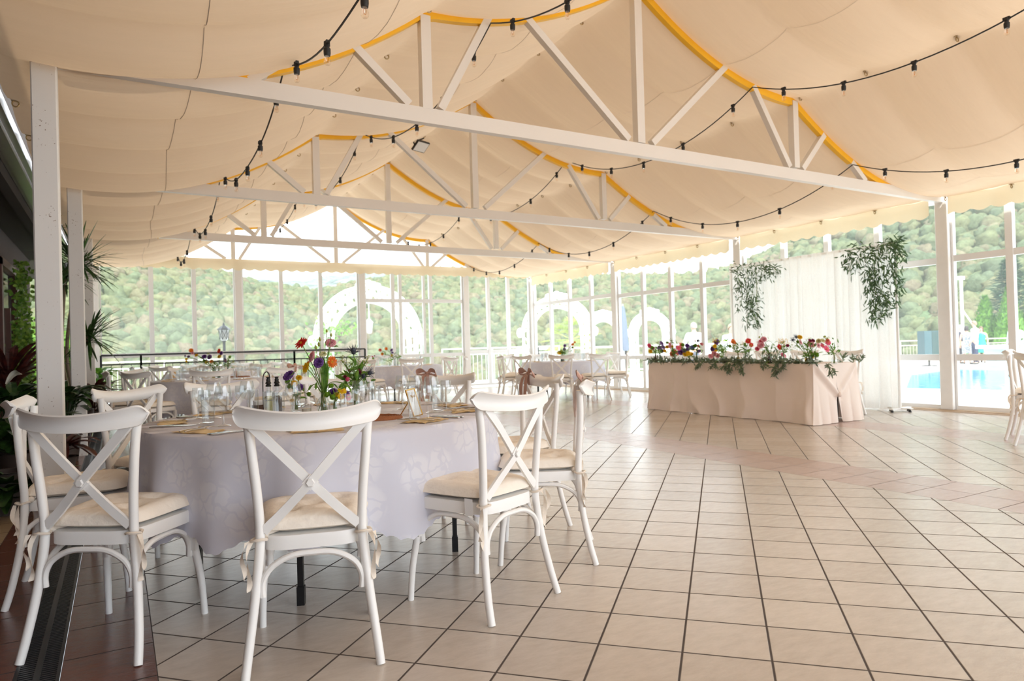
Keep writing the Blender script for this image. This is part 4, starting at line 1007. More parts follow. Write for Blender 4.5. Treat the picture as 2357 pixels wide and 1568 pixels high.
def bouquet(base, mouth, flowers, label, group=None, leaves=14, seed=1, spread=.06, lsize=.07, name='flower_bouquet'):
    """stems start at base (in the vase), pass the mouth and fan out to each flower. flowers: (kind, colour, world point, radius, facing)"""
    g = random.Random(seed); base = Vector(base); t = empty(name, base, 0, label, 'flowers', group); mouth = Vector(mouth) - base
    for kind, col, p, r_, face in flowers:
        p = Vector(p) - base; face = Vector(face).normalized()
        b = lnk(kind, blossom(kind, col), t, p); b.scale = (r_,) * 3; aim(b, face)
        mb = MB(); st = Vector((g.gauss(0, .008), g.gauss(0, .008), .012)); md = mouth + Vector((g.gauss(0, .004), g.gauss(0, .004), 0))
        mb.tube(smooth([st, md, md.lerp(p, .55) + Vector((0, 0, .02)), p - face * r_ * (.5 if kind in ('lisianthus', 'bud') else .1)], 4), .0026 if r_ > .02 else .0017, 5)
        mb.obj('stem', M['stem'], t)
    if leaves:
        mb = MB()
        for k in range(leaves):
            p = mouth + Vector((g.gauss(0, spread * .5), g.gauss(0, spread * .5), abs(g.gauss(0, spread)))); d = Vector((g.gauss(0, 1), g.gauss(0, 1), g.uniform(0, 1.4)))
            mb.leaf(p, d, lsize * g.uniform(.7, 1.3), lsize * .3, (g.gauss(0, 1), g.gauss(0, 1), 1), .2)
        mb.obj('leaves', M['leaf'], t, ang=0)
    return t
# ------------------------------------------------------------------ glassware (origin at the base)
def gl(prof, n_=24):
    mb = MB(); mb.lathe(prof, n_); return mb
def wineglass(s, bowl, rim, hs, h):
    out = [(.001, 0), (.034 * s, 0), (.034 * s, .002), (.010 * s, .007), (.0042, .016), (.0038, hs - .012), (.008, hs - .002), (bowl * .72, hs + (h - hs) * .12), (bowl, hs + (h - hs) * .40), (bowl * .97, hs + (h - hs) * .62), (rim, h)]
    inn = [(rim - .0012, h), (bowl * .95, hs + (h - hs) * .62), (bowl - .0012, hs + (h - hs) * .40), (bowl * .68, hs + (h - hs) * .14), (.001, hs + .004)]
    return gl(out + inn).mesh('wine_glass', M['ware'], 50)
GLM = {'wine_glass': wineglass(1.0, .040, .031, .085, .190), 'sherry_glass': wineglass(.85, .0315, .0265, .085, .165)}
GLM['tumbler'] = gl([(.001, 0), (.025, 0), (.027, .004), (.031, .138), (.0298, .138), (.026, .014), (.001, .012)]).mesh('tumbler', M['ware'], 40)
GCOUNT = {}
def glassware(kind, p, label, group):
    o = lnk(kind, GLM[kind], None, p); tag(o, label, 'glass', group); return o
def vase(prof, p, m, label, name='vase', cat='vase', group=None):
    inner = [(max(.001, r_ - .002), z) for r_, z in reversed(prof[1:])] + [(.001, prof[0][1] + .004)]
    mb = MB(); mb.lathe(list(prof) + inner, 20); o = mb.obj(name, m, None, p, ang=50); return tag(o, label, cat, group)
BOTTLE = [(.001, 0), (.034, 0), (.037, .006), (.037, .055), (.030, .075), (.014, .092), (.013, .108), (.016, .112)]
JAR = [(.001, 0), (.028, 0), (.030, .005), (.030, .07), (.028, .075)]
SLIM = [(.001, 0), (.020, 0), (.022, .005), (.022, .075), (.010, .10), (.009, .135), (.011, .138)]
M['teal'] = glassmat('teal_glass', (.05, .45, .36), .6, base=.06)
M['amber'] = glassmat('amber_glass', (.40, .14, .06), .6, base=.06)
M['plum'] = glassmat('plum_glass', (.30, .10, .16), .6, base=.06)
M['straw'] = glassmat('straw_glass', (.80, .72, .40), .6, base=.05)
TZ = .7535

# ------------------------------------------------------------------ nearest table: glasses
GT = 'glasses on the nearest table'
for k, px, py, lab in (
    ('wine_glass', 515, 981, 'front wine glass at the left of the nearest table, right of its tumbler'), ('wine_glass', 494, 963, 'wine glass behind the tumbler at the left of the nearest table'),
    ('sherry_glass', 457, 965, 'leftmost small stemmed glass on the nearest table'), ('tumbler', 480, 979, 'straight tumbler at the left of the nearest table'),
    ('sherry_glass', 472, 975, 'small stemmed glass right behind the left tumbler'),
    ('wine_glass', 570, 958, 'wine glass left of the oil and vinegar bottles'), ('sherry_glass', 555, 958, 'small stemmed glass left of the oil bottles, behind a wine glass'), ('tumbler', 583, 955, 'tumbler just left of the oil bottle'),
    ('tumbler', 642, 966, 'tumbler in front of the oil bottle, above the chair back'), ('wine_glass', 676, 968, 'wine glass in front of the purple and yellow posy'), ('tumbler', 621, 962, 'tumbler low beside the oil bottle foot'),
    ('wine_glass', 829, 966, 'wine glass in front of the thistle bouquet'), ('tumbler', 800, 975, 'tumbler in front of the low yellow posy'), ('sherry_glass', 852, 946, 'small stemmed glass right of the thistle bouquet'), ('tumbler', 866, 944, 'tumbler at the right of the thistle bouquet'),
    ('wine_glass', 927, 942, 'wine glass left of the gold menu frame'), ('wine_glass', 958, 945, 'wine glass right behind the gold menu frame'), ('tumbler', 955, 969, 'tumbler standing in front of the gold menu frame'),
    ('sherry_glass', 985, 968, 'small stemmed glass right of the gold menu frame'), ('wine_glass', 995, 950, 'tall wine glass right of the gold menu frame'), ('tumbler', 1008, 949, 'tumbler between the right wine glass and the rightmost stemmed glass'), ('sherry_glass', 1027, 946, 'rightmost small stemmed glass on the nearest table')):
    glassware(k, spot(px, py, TZ), lab, GT)
# ------------------------------------------------------------------ nearest table: flowers
def fl(kind, col, px, py, rpx, dist, face=(0, 0), dz=0.0):
    """face: how far the flower looks right and up; it looks at us otherwise"""
    d = dist + dz; p = ond(px, py, d); n_ = -FW + RT * face[0] + UP * face[1]
    return (kind, col, p, rpx * d / F_PX, n_)
p1 = spot(745, 951, TZ); d1 = depth(p1)
vase(BOTTLE, p1, M['ware'], 'round clear bottle vase holding the tallest bouquet')
b = bouquet(p1, p1 + Vector((0, 0, .11)), [
    fl('gerbera', 'red', 693, 790, 16.5, d1, (-.5, .9)), fl('lisianthus', 'pink', 761, 789, 13, d1, (.3, .9), .02), fl('lisianthus', 'pink', 717, 821, 13.5, d1, (-1.2, .5)), fl('lisianthus', 'purple', 733, 835, 12.5, d1, (-.1, .3), -.03),
    fl('gerbera', 'orange', 764, 833, 15, d1, (1.2, .1), .04), fl('gerbera', 'yellow', 704, 847, 14.5, d1, (-.9, .4), -.02), fl('bud', 'lime', 752, 762, 5, d1, (-.3, 3)), fl('bud', 'lime', 762, 771, 5.5, d1, (.3, 3)),
    fl('bud', 'lime', 736, 781, 6, d1, (.1, 3)), fl('bud', 'lime', 734, 793, 6.5, d1, (0, 3)), fl('bud', 'lime', 727, 800, 6, d1, (-.4, 3)), fl('bud', 'cream', 732, 823, 7, d1, (-.6, 1.4)), fl('lisianthus', 'cream', 743, 815, 9, d1, (.3, 1.2)), fl('gerbera', 'orange', 708, 838, 8, d1, (-.8, .6), .05)],
    'tall bouquet of red, yellow and orange gerberas with pink lisianthus', None, 4, 2, .05, .06)
mb = MB()
def blade(P, w, out=FW):
    P = smooth(P, 6); k = len(P); v = []
    for i, p in enumerate(P):
        t = (P[min(i + 1, k - 1)] - P[max(i - 1, 0)]).normalized(); x = t.cross(out).normalized() * w * sin(pi * (.08 + .9 * i / (k - 1))) ** .7; v += [p - x - p1, p + Vector(out) * w * .25 - p1, p + x - p1]
    mb.add(v, [(3 * i + j, 3 * i + j + 1, 3 * i + j + 4, 3 * i + j + 3) for i in range(k - 1) for j in (0, 1)])
O = lambda px, py, dz=0: ond(px, py, d1 + dz)
blade([O(744, 905), O(746, 860), O(744, 825, -.02)], .017); blade([O(748, 905), O(751, 870), O(753, 830, .02)], .012)
blade([O(746, 908), O(757, 884), O(778, 880), O(800, 888, -.03), O(812, 908, -.05)], .014, UP); blade([O(747, 908), O(765, 884), O(776, 892, .02), O(786, 905, .03)], .009, UP)
blade([O(740, 905), O(724, 885), O(706, 902, -.03)], .011, UP); blade([O(765, 800), O(773, 798), O(774, 796, -.01)], .014, UP)
mb.obj('long_leaves', M['leaf'], b, ang=60)
p2 = spot(682, 948, TZ); d2 = depth(p2)
vase(JAR, p2, M['ware'], 'small clear jar holding the purple and yellow posy')
bouquet(p2, p2 + Vector((0, 0, .075)), [fl('lisianthus', 'purple', 664, 864, 14.5, d2, (-.4, .9)), fl('chrysanthemum', 'yellow', 688, 870, 9, d2, (.4, .9)), fl('chrysanthemum', 'yellow', 677, 883, 9, d2, (0, .4), -.02), fl('pompon', 'green', 662, 878, 7, d2, (-.4, .5)),
    fl('pompon', 'green', 666, 889, 6.5, d2, (-.4, .5)), fl('lisianthus', 'purple', 690, 892, 9, d2, (.9, -.2)), fl('pompon', 'green', 711, 908, 6.5, d2, (.8, .2), -.03), fl('chrysanthemum', 'yellow', 672, 922, 6, d2, (0, 1), -.01)], 'small posy of purple lisianthus and yellow chrysanthemums', None, 14, 4, .045, .055)
p3 = spot(772, 955, TZ); d3 = depth(p3)
vase(JAR, p3, M['ware'], 'small clear jar holding the low yellow and green posy')
bouquet(p3, p3 + Vector((0, 0, .075)), [fl('lisianthus', 'purple', 765, 903, 12, d3, (-.2, .8), .03), fl('gerbera', 'yellow', 788, 900, 11, d3, (.8, 1.3)), fl('gerbera', 'yellow', 785, 913, 9, d3, (.6, .8), -.02), fl('pompon', 'green', 766, 914, 8, d3, (0, .4), -.03), fl('pompon', 'green', 752, 909, 7.5, d3, (-.4, .4)),
    fl('pompon', 'green', 762, 888, 7, d3, (0, 1)), fl('gerbera', 'hotpink', 802, 915, 8, d3, (.8, .3)), fl('lisianthus', 'purple', 798, 908, 8, d3, (.6, .5), .03), fl('gerbera', 'yellow', 776, 908, 7, d3, (-.3, .6))], 'low posy of yellow gerberas and green pompons', None, 12, 5, .04, .05)
p4 = spot(820, 945, TZ); d4 = depth(p4)
vase(BOTTLE, p4, M['ware'], 'clear bottle vase holding the thistle bouquet')
fs_ = [fl('thistle', 'steelblue', 814, 812, 17, d4, (.1, 2)), fl('thistle', 'steelblue', 850, 860, 13, d4, (1, .8)), fl('thistle', 'steelblue', 836, 868, 12, d4, (.4, 1), -.03), fl('pompon', 'maroon', 795, 866, 6, d4, (-.5, .4)), fl('pompon', 'hotpink', 800, 873, 6, d4, (-.5, .4), -.02), fl('pompon', 'maroon', 826, 853, 6, d4, (.3, .4)),
       fl('pompon', 'maroon', 831, 859, 5, d4, (.3, .4)), fl('pompon', 'maroon', 806, 853, 5, d4, (.3, .4))] + [fl('filler', 'lime', x, y, 11, d4, (.2 * k - .4, 3), .02) for k, (x, y) in enumerate(((795, 838), (808, 842), (824, 832), (838, 836), (786, 828), (845, 828)))]
bouquet(p4, p4 + Vector((0, 0, .11)), fs_, 'bouquet of spiky grey thistles with yellow filler and magenta heads', None, 60, 6, .07, .075)
# ------------------------------------------------------------------ nearest table: cruets, menu, candle, mats
pc = spot(626, 952, TZ)
ct = empty('cruet_stand', pc, 0, 'black wire cruet stand with a tall hooked handle', 'cruet stand')
q = Vector((RT.x, RT.y, 0)).normalized(); qb = Vector((-q.y, q.x, 0))
mb = MB(); mb.tube(smooth([-q * .045, -q * .047 + UP * .12, -q * .044 + UP * .205, -q * .028 + UP * .232, -q * .012 + UP * .222, -q * .008 + UP * .195], 5), .0028, 6)
for c in (-q * .016, q * .026):
    for h in (.012, .075): mb.tube([c + Vector((.024 * cos(a * pi / 8), .024 * sin(a * pi / 8), h)) for a in range(17)], .002, 5, False)
    mb.tube([c + qb * .024, c + qb * .024 + UP * .08], .002, 5)
mb.tube([-q * .045 + UP * .012, q * .05 + UP * .012], .0025, 5); mb.obj('frame', M['blackmetal'], ct)
for c, nm_, liq, lab in ((-q * .016, 'oil_bottle', (.42, .36, .05), 'square oil bottle with black pourer, yellow oil inside'), (q * .026 + qb * .014, 'vinegar_bottle', (.03, .012, .01), 'square vinegar bottle with black pourer, dark vinegar inside')):
    t = empty(nm_, pc + c + UP * .004, YAW * .6, lab, 'bottle')
    w = .021
    def sq(z0, z1, k, m_, nm2, par):
        mb = MB(); mb.lathe([(.001, z0), (k * 1.35, z0), (k * 1.35, z1 - .012), (k * .6, z1), (.001, z1)], 4); o = mb.obj(nm2, m_, par, ang=20); o.rotation_euler = (0, 0, pi / 4); return o
    sq(.0, .125, w, M['ware'], 'glass_body', t); sq(.004, .095, w * .93, mat(nm_ + '_liquid', liq, .12), 'liquid', t)
    mb = MB(); mb.lathe([(.011, .12), (.011, .150), (.013, .152)], 12); mb.obj('neck', M['ware'], t)
    mb = MB(); mb.lathe([(.014, .146), (.016, .150), (.010, .160), (.017, .164), (.010, .176), (.012, .182), (.008, .192), (.013, .200), (.001, .201)], 12); mb.obj('pourer', M['black'], t)
# gold menu frame leaning back on its strut
pm0 = (spot(943, 958, TZ) + spot(982, 956, TZ)) / 2
mf = empty('menu_frame', pm0, YAW + radians(4), 'gold-edged menu stand with a white card reading Menu', 'menu stand')
TI = Matrix.Rotation(radians(-17), 3, 'X') @ Matrix.Rotation(radians(-4), 3, 'Y')
mb = MB()
for a, b_ in (((-.038, 0, 0), (-.038, 0, .140)), ((.038, 0, 0), (.038, 0, .140)), ((-.040, 0, .001), (.040, 0, .001)), ((-.040, 0, .139), (.040, 0, .139))): mb.beam(TI @ Vector(a), TI @ Vector(b_), .0055, .006, (0, 1, 0))
mb.beam(TI @ Vector((-.03, .003, .085)), Vector((-.035, .085, .002)), .004, .004); mb.obj('gold_rim', M['gold'], mf, ang=0)
mb = MB(); mb.box(TI @ Vector((0, .001, .070)), (.074, .0015, .136), M=TI); o = mb.obj('card', M['paper'], mf, ang=0); o['label'] = 'white menu card'
cu = bpy.data.curves.new('menu_text', 'FONT'); cu.body = 'Menu'; cu.size = .021; cu.align_x = 'CENTER'; cu.shear = .35; cu.extrude = .0003
to = bpy.data.objects.new('tmp', cu); COL.objects.link(to); bpy.context.view_layer.update()
me = bpy.data.meshes.new_from_object(to); bpy.data.objects.remove(to); me.materials.clear(); me.materials.append(M['gold'])
tx = lnk('menu_lettering', me, mf, TI @ Vector((.004, -.0012, .096))); tx.rotation_euler = (TI @ Matrix.Rotation(radians(90), 3, 'X')).to_euler()
pk = spot(706, 953, TZ)
t = empty('candle_glass', pk, 0, 'squat candle glass with cream wax between the posies', 'candle')
mb = gl([(.001, 0), (.026, 0), (.027, .004), (.027, .05), (.0255, .05), (.0255, .004)]); mb.obj('glass_cup', M['ware'], t)
mb = MB(); mb.lathe([(.001, .004), (.0245, .004), (.0245, .030), (.001, .029)], 18); mb.tube([(0, 0, .029), (.001, 0, .038)], .0008, 5); mb.obj('wax', mat('cream_wax', (.72, .62, .48), .5), t)
pn = spot(598, 948, TZ)
t = empty('condiment_box', pn, YAW, 'small dark box with pale packets behind the left glasses', 'box')
mb = MB(); mb.box((0, 0, .02), (.07, .05, .04)); mb.obj('holder', mat('dark_brown_box', (.09, .05, .035), .6), t, ang=0)
mb = MB(); mb.box((0, .0, .05), (.062, .012, .022)); mb.box((0, .014, .053), (.062, .012, .026)); mb.obj('packets', M['paper'], t, ang=0)
mw = mat('rough_red_brown_raffia', (.36, .13, .05), .85, var=.3, scale=90, bump=.6, bscale=300)
def matt(p, r_, label):
    mb = MB(); mb.lathe([(.001, .009), (r_ * .96, .010), (r_, .005), (r_ * .99, 0), (.001, 0)], 40)
    for k in range(9): mb.tube([((r_ * (k + .7) / 9.6) * cos(a * pi / 18), (r_ * (k + .7) / 9.6) * sin(a * pi / 18), .0095 + .0008 * sin(a * 3 + k)) for a in range(37)], .0035, 4, False)
    return tag(mb.obj('raffia_mat', mw, None, p), label, 'mat')
matt(spot(868, 964, TZ) , .125, 'round red-brown raffia mat right of the flowers on the nearest table')
# place settings of the nearest table
mb = MB(); mb.tube(smooth([(0, 0, .004), (.0, .05, .006), (0, .10, .004), (0, .125, .004)], 3), [.0042] * 4 + [.003] * 3 + [.0025] * 3, 6, flat=.5)
for k in range(4): mb.tube(smooth([(0, .122, .004), ((k - 1.5) * .0058, .140, .007), ((k - 1.5) * .0056, .185, .005)], 3), [.0022] * 4 + [.0016, .0013, .001], 5)
FORK = mb.mesh('fork', M['steel'])
mb = MB(); mb.box((0, .05, .004), (.012, .10, .006)); mb.add([(-.006, .10, .005), (.006, .10, .005), (.010, .14, .004), (.008, .19, .003), (-.004, .205, .003), (-.006, .14, .004), (-.006, .10, .001), (.006, .10, .001), (.010, .14, .0015), (.008, .19, .0015), (-.004, .205, .001), (-.006, .14, .001)], [(0, 1, 2, 3, 4, 5), (11, 10, 9, 8, 7, 6)] + [(i, (i + 1) % 6, 6 + (i + 1) % 6, 6 + i) for i in range(6)]); KNIFE = mb.mesh('knife', M['steel'], 30)
mb = MB()
def nap(u_, v_): return ((u_ - .5) * .21 + .01 * sin(v_ * 5), (v_ - .5) * .13 + .006 * sin(u_ * 8), .0045 + .0022 * sin(u_ * 11 + v_ * 4) + .0015 * sin(v_ * 17))
mb.grid(nap, 24, 14); mb.grid(lambda u_, v_: (nap(u_, v_)[0] * .98 + .008, nap(u_, v_)[1] * .97 - .004, nap(u_, v_)[2] - .0035), 24, 14); NAPK = mb.mesh('napkin', M['napkin'], 60)
PL = {252: 'in front of the chair nearest the camera', 293: 'before the chair with the care tag', 209: 'before the chair over the drain', 167: 'at the left edge of the nearest table', 330: 'at the right end of the nearest table', 0: 'before the second ribboned chair', 38: 'before the ribboned chair beyond the menu frame', 72: 'on the far side behind the tall bouquet', 105: 'on the far side behind the oil bottles', 132: 'at the far left of the nearest table'}
for a, where in PL.items():
    ar = radians(a); d = Vector((cos(ar), sin(ar), 0)); x = Vector((-sin(ar), cos(ar), 0)); c = Vector((*T1, TZ)) + d * .735
    n_ = tag(lnk('napkin', NAPK, None, c), 'straw-yellow folded napkin ' + where, 'napkin', 'napkins on the nearest table'); n_.rotation_euler = (0, 0, ar + pi / 2 + .15)
    for k, off in ((0, -.025), (1, .015)):
        f_ = tag(lnk('fork', FORK, None, c + x * off + d * .08 + UP * .007), ('left' if k == 0 else 'right') + ' fork lying on the napkin ' + where, 'fork', 'forks on the nearest table'); f_.rotation_euler = (0, 0, ar + pi / 2 + (.25 if k else .32))
    for k, off in ((0, .155), (1, .185)):
        f_ = tag(lnk('knife', KNIFE, None, c + x * off + d * .07), ('inner' if k == 0 else 'outer') + ' knife beside the napkin ' + where, 'knife', 'knives on the nearest table'); f_.rotation_euler = (0, 0, ar + pi / 2 - .08 + .05 * k)
# ------------------------------------------------------------------ long table with blush cloth
HX0, HX1, HY0, HY1, HZ = 7.56, 8.44, 5.62, 8.68, .762
t = empty('banquet_table', ((HX0 + HX1) / 2, (HY0 + HY1) / 2, 0), 0, 'long banquet table hidden under the blush cloth', 'table')
mb = MB(); mb.box((0, 0, .735), (HX1 - HX0 - .04, HY1 - HY0 - .04, .03)); mb.obj('tabletop', M['frame'], t, ang=0)
for sx in (-1, 1):
    for sy in (-1, 1): mb = MB(); mb.box((sx * .33, sy * 1.3, .36), (.04, .04, .72)); mb.obj('leg', M['blackmetal'], t, ang=0)
blush = cloth_mat('blush_satin_cloth', (.90, .79, .72), (.88, .72, .64), .12, .7, bump=.12, wscale=5, var=.03)
cl = empty('tablecloth', (0, 0, 0), 0, 'blush cloth over the long table, its end tied in a knotted cross', 'tablecloth')
mb = MB(); mb.grid(lambda u_, v_: (lerp(HX0, HX1, u_), lerp(HY0, HY1, v_), HZ + .002 * noise.noise(Vector((u_ * 6, v_ * 20, 0)))), 10, 40); mb.obj('top', blush, cl)
def fold(s, q, sd): 
    w = .5 + .5 * noise.noise(Vector((s * 2.6 + sd, q * .5, sd))) ; r_ = abs(sin(s * 6.5 + 2.2 * noise.noise(Vector((s * 1.2, q * 1.3, sd + 4))) + q * .9))
    return q ** .8 * (.02 + .09 * w * (1 - r_) ** 1.5 + .012 * noise.noise(Vector((s * 9, q * 3, sd))))
mb = MB()
def front(u_, v_):
    y = lerp(HY1 + .02 * v_, HY0 - .05 * v_ ** 2, u_); k = fold(y, v_, 1); e = max(0, 1 - (y - HY0 + .05) / .35) if y < HY0 + .3 else 0
    return (HX0 - k * (1 - max(0, (u_ - .97) / .03)) - .10 * v_ ** 2 * (e if u_ < .999 else 1) , y - .012 * max(0, (u_ - .97) / .03), HZ - (HZ - .006) * v_ + .004 * sin(u_ * 40) * (v_ > .98))
mb.grid(front, 240, 22)
mb.grid(lambda u_, v_: (HX1 + fold(lerp(HY0, HY1, u_), v_, 5), lerp(HY0 - .05 * v_, HY1, u_), HZ - (HZ - .006) * v_), 120, 10)
mb.grid(lambda u_, v_: (lerp(HX0, HX1, u_), HY1 + fold(lerp(HX0, HX1, u_), v_, 8), HZ - (HZ - .006) * v_), 40, 10)
mb.obj('side_drape', blush, cl, ang=70)
# right end: two corners pulled to a knot, parted below it
KX, KZ = lerp(HX0, HX1, .52), .36
mb = MB()
def endhalf(s):
    def fn(u_, v_):
        z = HZ - (HZ - .006) * v_; xo = HX0 - .10 * v_ ** 2 if s < 0 else HX1 + .05 * v_
        gap = max(0, (KZ - z)) * .17 if z < KZ else 0
        xm = KX + s * gap; x = lerp(xo, xm, u_)
        # ridge along the pull line from the top corner to the knot
        cx, cz = (HX0 if s < 0 else HX1), HZ; dx, dz = KX - cx, KZ - cz; Ln = hypot(dx, dz); dist = ((x - cx) * dz - (z - cz) * dx) / Ln; al = ((x - cx) * dx + (z - cz) * dz) / Ln / Ln
        rd = .035 * math.exp(-(dist / .035) ** 2) * (1 if 0 < al < 1.02 else 0) - (.035 * math.exp(-((dist * s + .06) / .04) ** 2) if 0 < al < 1 else 0) * .6
        ed = min(1, u_ * 7)
        return (x - .006 * (1 - ed) * (1 if s < 0 else 0), HY0 - .012 - rd * ed - .05 * v_ ** 2 - .05 * ed * (abs(sin(x * 17 + s)) ** .7) * max(0, v_ - .3) + .03 * (u_ ** 3) * v_, z)
    return fn
mb.grid(endhalf(-1), 44, 44); mb.grid(endhalf(1), 44, 44); mb.obj('end_drape', blush, cl, ang=75)
mb = MB(); mb.ball((KX, HY0 - .055, KZ), .028, 10, 8, (1, .8, 1.2)); mb.obj('knot', blush, cl)
# sheer backdrop on its stand
sheer, nt, bs, out = nm('sheer_white_voile')
bs.inputs['Base Color'].default_value = (.93, .92, .91, 1); bs.inputs['Roughness'].default_value = .9
tr = node(nt, 'ShaderNodeBsdfTranslucent', i0=(.95, .94, .92, 1)); tp = node(nt, 'ShaderNodeBsdfTransparent')
m1 = node(nt, 'ShaderNodeMixShader'); m1.inputs[0].default_value = .55; L(nt, bs, 0, m1, 1); L(nt, tr, 0, m1, 2)
tc = node(nt, 'ShaderNodeTexCoord'); wv = node(nt, 'ShaderNodeTexNoise'); wv.inputs['Scale'].default_value = 60; L(nt, tc, 'Object', wv, 'Vector')
mr = node(nt, 'ShaderNodeMapRange'); mr.inputs[3].default_value = .10; mr.inputs[4].default_value = .22; L(nt, wv, 0, mr, 0)
m2 = node(nt, 'ShaderNodeMixShader'); L(nt, mr, 0, m2, 0); L(nt, m1, 0, m2, 1); L(nt, tp, 0, m2, 2); L(nt, m2, 0, out, 0)
CX, CY0, CY1, CZ = 9.74, 5.82, 8.86, 2.42
bd = empty('backdrop_stand', (CX, (CY0 + CY1) / 2, 0), 0, 'white backdrop stand with flat feet holding the sheer curtain', 'stand')
hy = (CY1 - CY0) / 2
mb = MB(); mb.tube([(0, -hy - .02, CZ), (0, hy + .02, CZ)], .018, 8); mb.obj('crossbar', wht, bd)
for s in (-1, 1):
    mb = MB(); mb.tube([(.0, s * hy, .04), (0, s * hy, CZ)], .02, 8); mb.obj('upright', wht, bd)
    mb = MB(); mb.box((0, s * hy, .045), (.46, .06, .02)); mb.box((0, s * hy, .05), (.06, .34, .012)); mb.obj('foot', wht, bd, ang=0)
    for dx, dy in ((-.2, 0), (.2, 0), (0, -.14), (0, .14)): mb = MB(); mb.lathe([(.022, 0), (.018, .02), (.008, .036)], 10, (dx, s * hy + dy, 0)); mb.obj('rubber_foot', M['black'], bd)
mb = MB()
def curt(u_, v_):
    y = lerp(CY0 + .01, CY1, u_); q = 1 - v_
    w = .055 * sin(u_ * 118 + 2.5 * sin(u_ * 23)) * (.45 + .55 * q) + .02 * sin(u_ * 61 + 3 * q) * q + .012 * sin(u_ * 250)
    flare = .10 * max(0, .12 - u_) / .12 * q ** 2
    return (CX - .045 + w * .9, y - flare * .4 + .015 * sin(u_ * 90 + q), .03 + (CZ - .01) * v_)
mb.grid(curt, 520, 14)
mb.grid(lambda u_, v_: (CX + .045 + .03 * sin(u_ * 97 + 1), lerp(CY0 + .05, CY1, u_), .03 + (CZ - .02) * v_), 260, 4)
tag(mb.obj('curtain', sheer, ang=70), 'sheer white pleated curtain hanging behind the long table', 'curtain')
# greenery at the curtain's top corners
def spray(name, branches, label, seed, n_per=15, m='olive', X=9.62, lf=.085, wd=.020, sp=.05):
    g = random.Random(seed); t = empty(name, onx(*branches[0][0], X), 0, label, 'greenery', 'olive greenery on the curtain corners'); o = t.location
    mb = MB(); lv = MB()
    for br in branches:
        P = smooth([onx(px, py, X + g.uniform(-.05, .03)) - o for px, py in br], 8); mb.tube(P, .004, 5); k = len(P)
        for i in range(k):
            for j in range(n_per // 6 + 1):
                t_ = (P[min(i + 1, k - 1)] - P[max(0, i - 1)]).normalized(); p = P[i] + Vector((g.gauss(0, sp), g.gauss(0, sp), g.gauss(0, sp)))
                d = t_ * .8 + Vector((g.gauss(0, .7), g.gauss(0, .7), g.gauss(-.25, .6))); lv.leaf(p, d, lf * g.uniform(.7, 1.3), wd, (g.gauss(-1, .6), g.gauss(0, .6), g.gauss(0, .6)), .12)
    mb.obj('branches', M['stem'], t); lv.obj('leaves', M[m], t, ang=0); return t
spray('foliage_spray', [[(1684, 624), (1705, 618), (1740, 612), (1772, 614)], [(1762, 612), (1780, 616), (1788, 624)], [(1772, 618), (1770, 634)], [(1752, 620), (1752, 640)], [(1696, 622), (1700, 650), (1696, 672)], [(1700, 640), (1708, 680), (1703, 708)],
    [(1720, 618), (1722, 660), (1716, 700)], [(1728, 620), (1732, 665), (1726, 715), (1720, 750)], [(1738, 620), (1742, 660), (1741, 700)], [(1735, 680), (1733, 720), (1746, 738)], [(1728, 700), (1738, 730), (1744, 748)], [(1712, 640), (1722, 690), (1730, 720)]], 'smaller olive spray on the left top corner of the curtain', 11, 14)
spray('foliage_spray', [[(1950, 580), (1975, 572), (2005, 575), (2035, 562), (2060, 560)], [(1952, 590), (1945, 606)], [(1962, 596), (1956, 620)], [(1975, 590), (1974, 618)], [(2040, 566), (2066, 570), (2074, 590)], [(2052, 556), (2072, 560)],
    [(1988, 580), (1998, 610), (2010, 640), (2000, 655)], [(2005, 578), (2012, 615), (2016, 650), (2004, 680)], [(2020, 572), (2030, 610), (2036, 640)], [(2042, 570), (2050, 600), (2056, 640)], [(2060, 566), (2064, 600), (2064, 630)], [(2058, 640), (2064, 665), (2066, 672)],
    [(2018, 650), (2036, 680), (2050, 700)], [(2028, 670), (2020, 700), (2012, 725), (2014, 738)], [(2036, 690), (2040, 712), (2030, 728)], [(2010, 690), (2016, 710)], [(2000, 620), (2006, 660), (2014, 690)]], 'larger olive spray on the right top corner of the curtain', 12, 14, lf=.095, wd=.023)
# eucalyptus garland along the front edge
g = random.Random(21); gd = empty('leaf_garland', (HX0 + .03, 7.1, HZ), 0, 'grey-green leaf garland along the front edge of the long table', 'garland')
lv = MB(); st = MB()
P = smooth([Vector((.03 + g.gauss(0, .03), y - 7.1, .018 + g.gauss(0, .008))) for y in [8.72 - k * .115 for k in range(28)]], 5); st.tube(P, .004, 5)
for i, p in enumerate(P):
    for j in range(8): lv.leaf(p + Vector((g.gauss(.0, .04), g.gauss(0, .03), abs(g.gauss(0, .014)))), (g.gauss(-.5, .7), g.gauss(-.3, .9), g.gauss(.1, .55)), g.uniform(.06, .11), .022, (g.gauss(0, .7), g.gauss(0, .7), 1), .15)
for px, py, n_ in ((1660, 838, 5), (1540, 845, 4), (1618, 838, 4), (1790, 838, 6), (1730, 836, 4), (1810, 838, 3), (1930, 838, 4), (1760, 838, 3), (1575, 842, 3), (1500, 842, 3)):
    s0 = spot(px, py, HZ); s0.x = HX0 - .015; s0 -= gd.location
    for q in range(2):
        e = s0 + Vector((-.05, g.gauss(0, .09), -.024 * n_ + g.gauss(0, .02))); P2 = smooth([s0 + Vector((.03, 0, .03)), s0 + Vector((-.04, 0, .0)), s0.lerp(e, .6) + Vector((-.02, 0, 0)), e], 4); st.tube(P2, .003, 4)
        for p in P2[3:]:
            for j in range(2): lv.leaf(p, (g.gauss(-.3, .4), g.gauss(0, .6), g.gauss(-.7, .5)), g.uniform(.05, .075), .017, (-1, g.gauss(0, .6), g.gauss(0, .4)), .1)
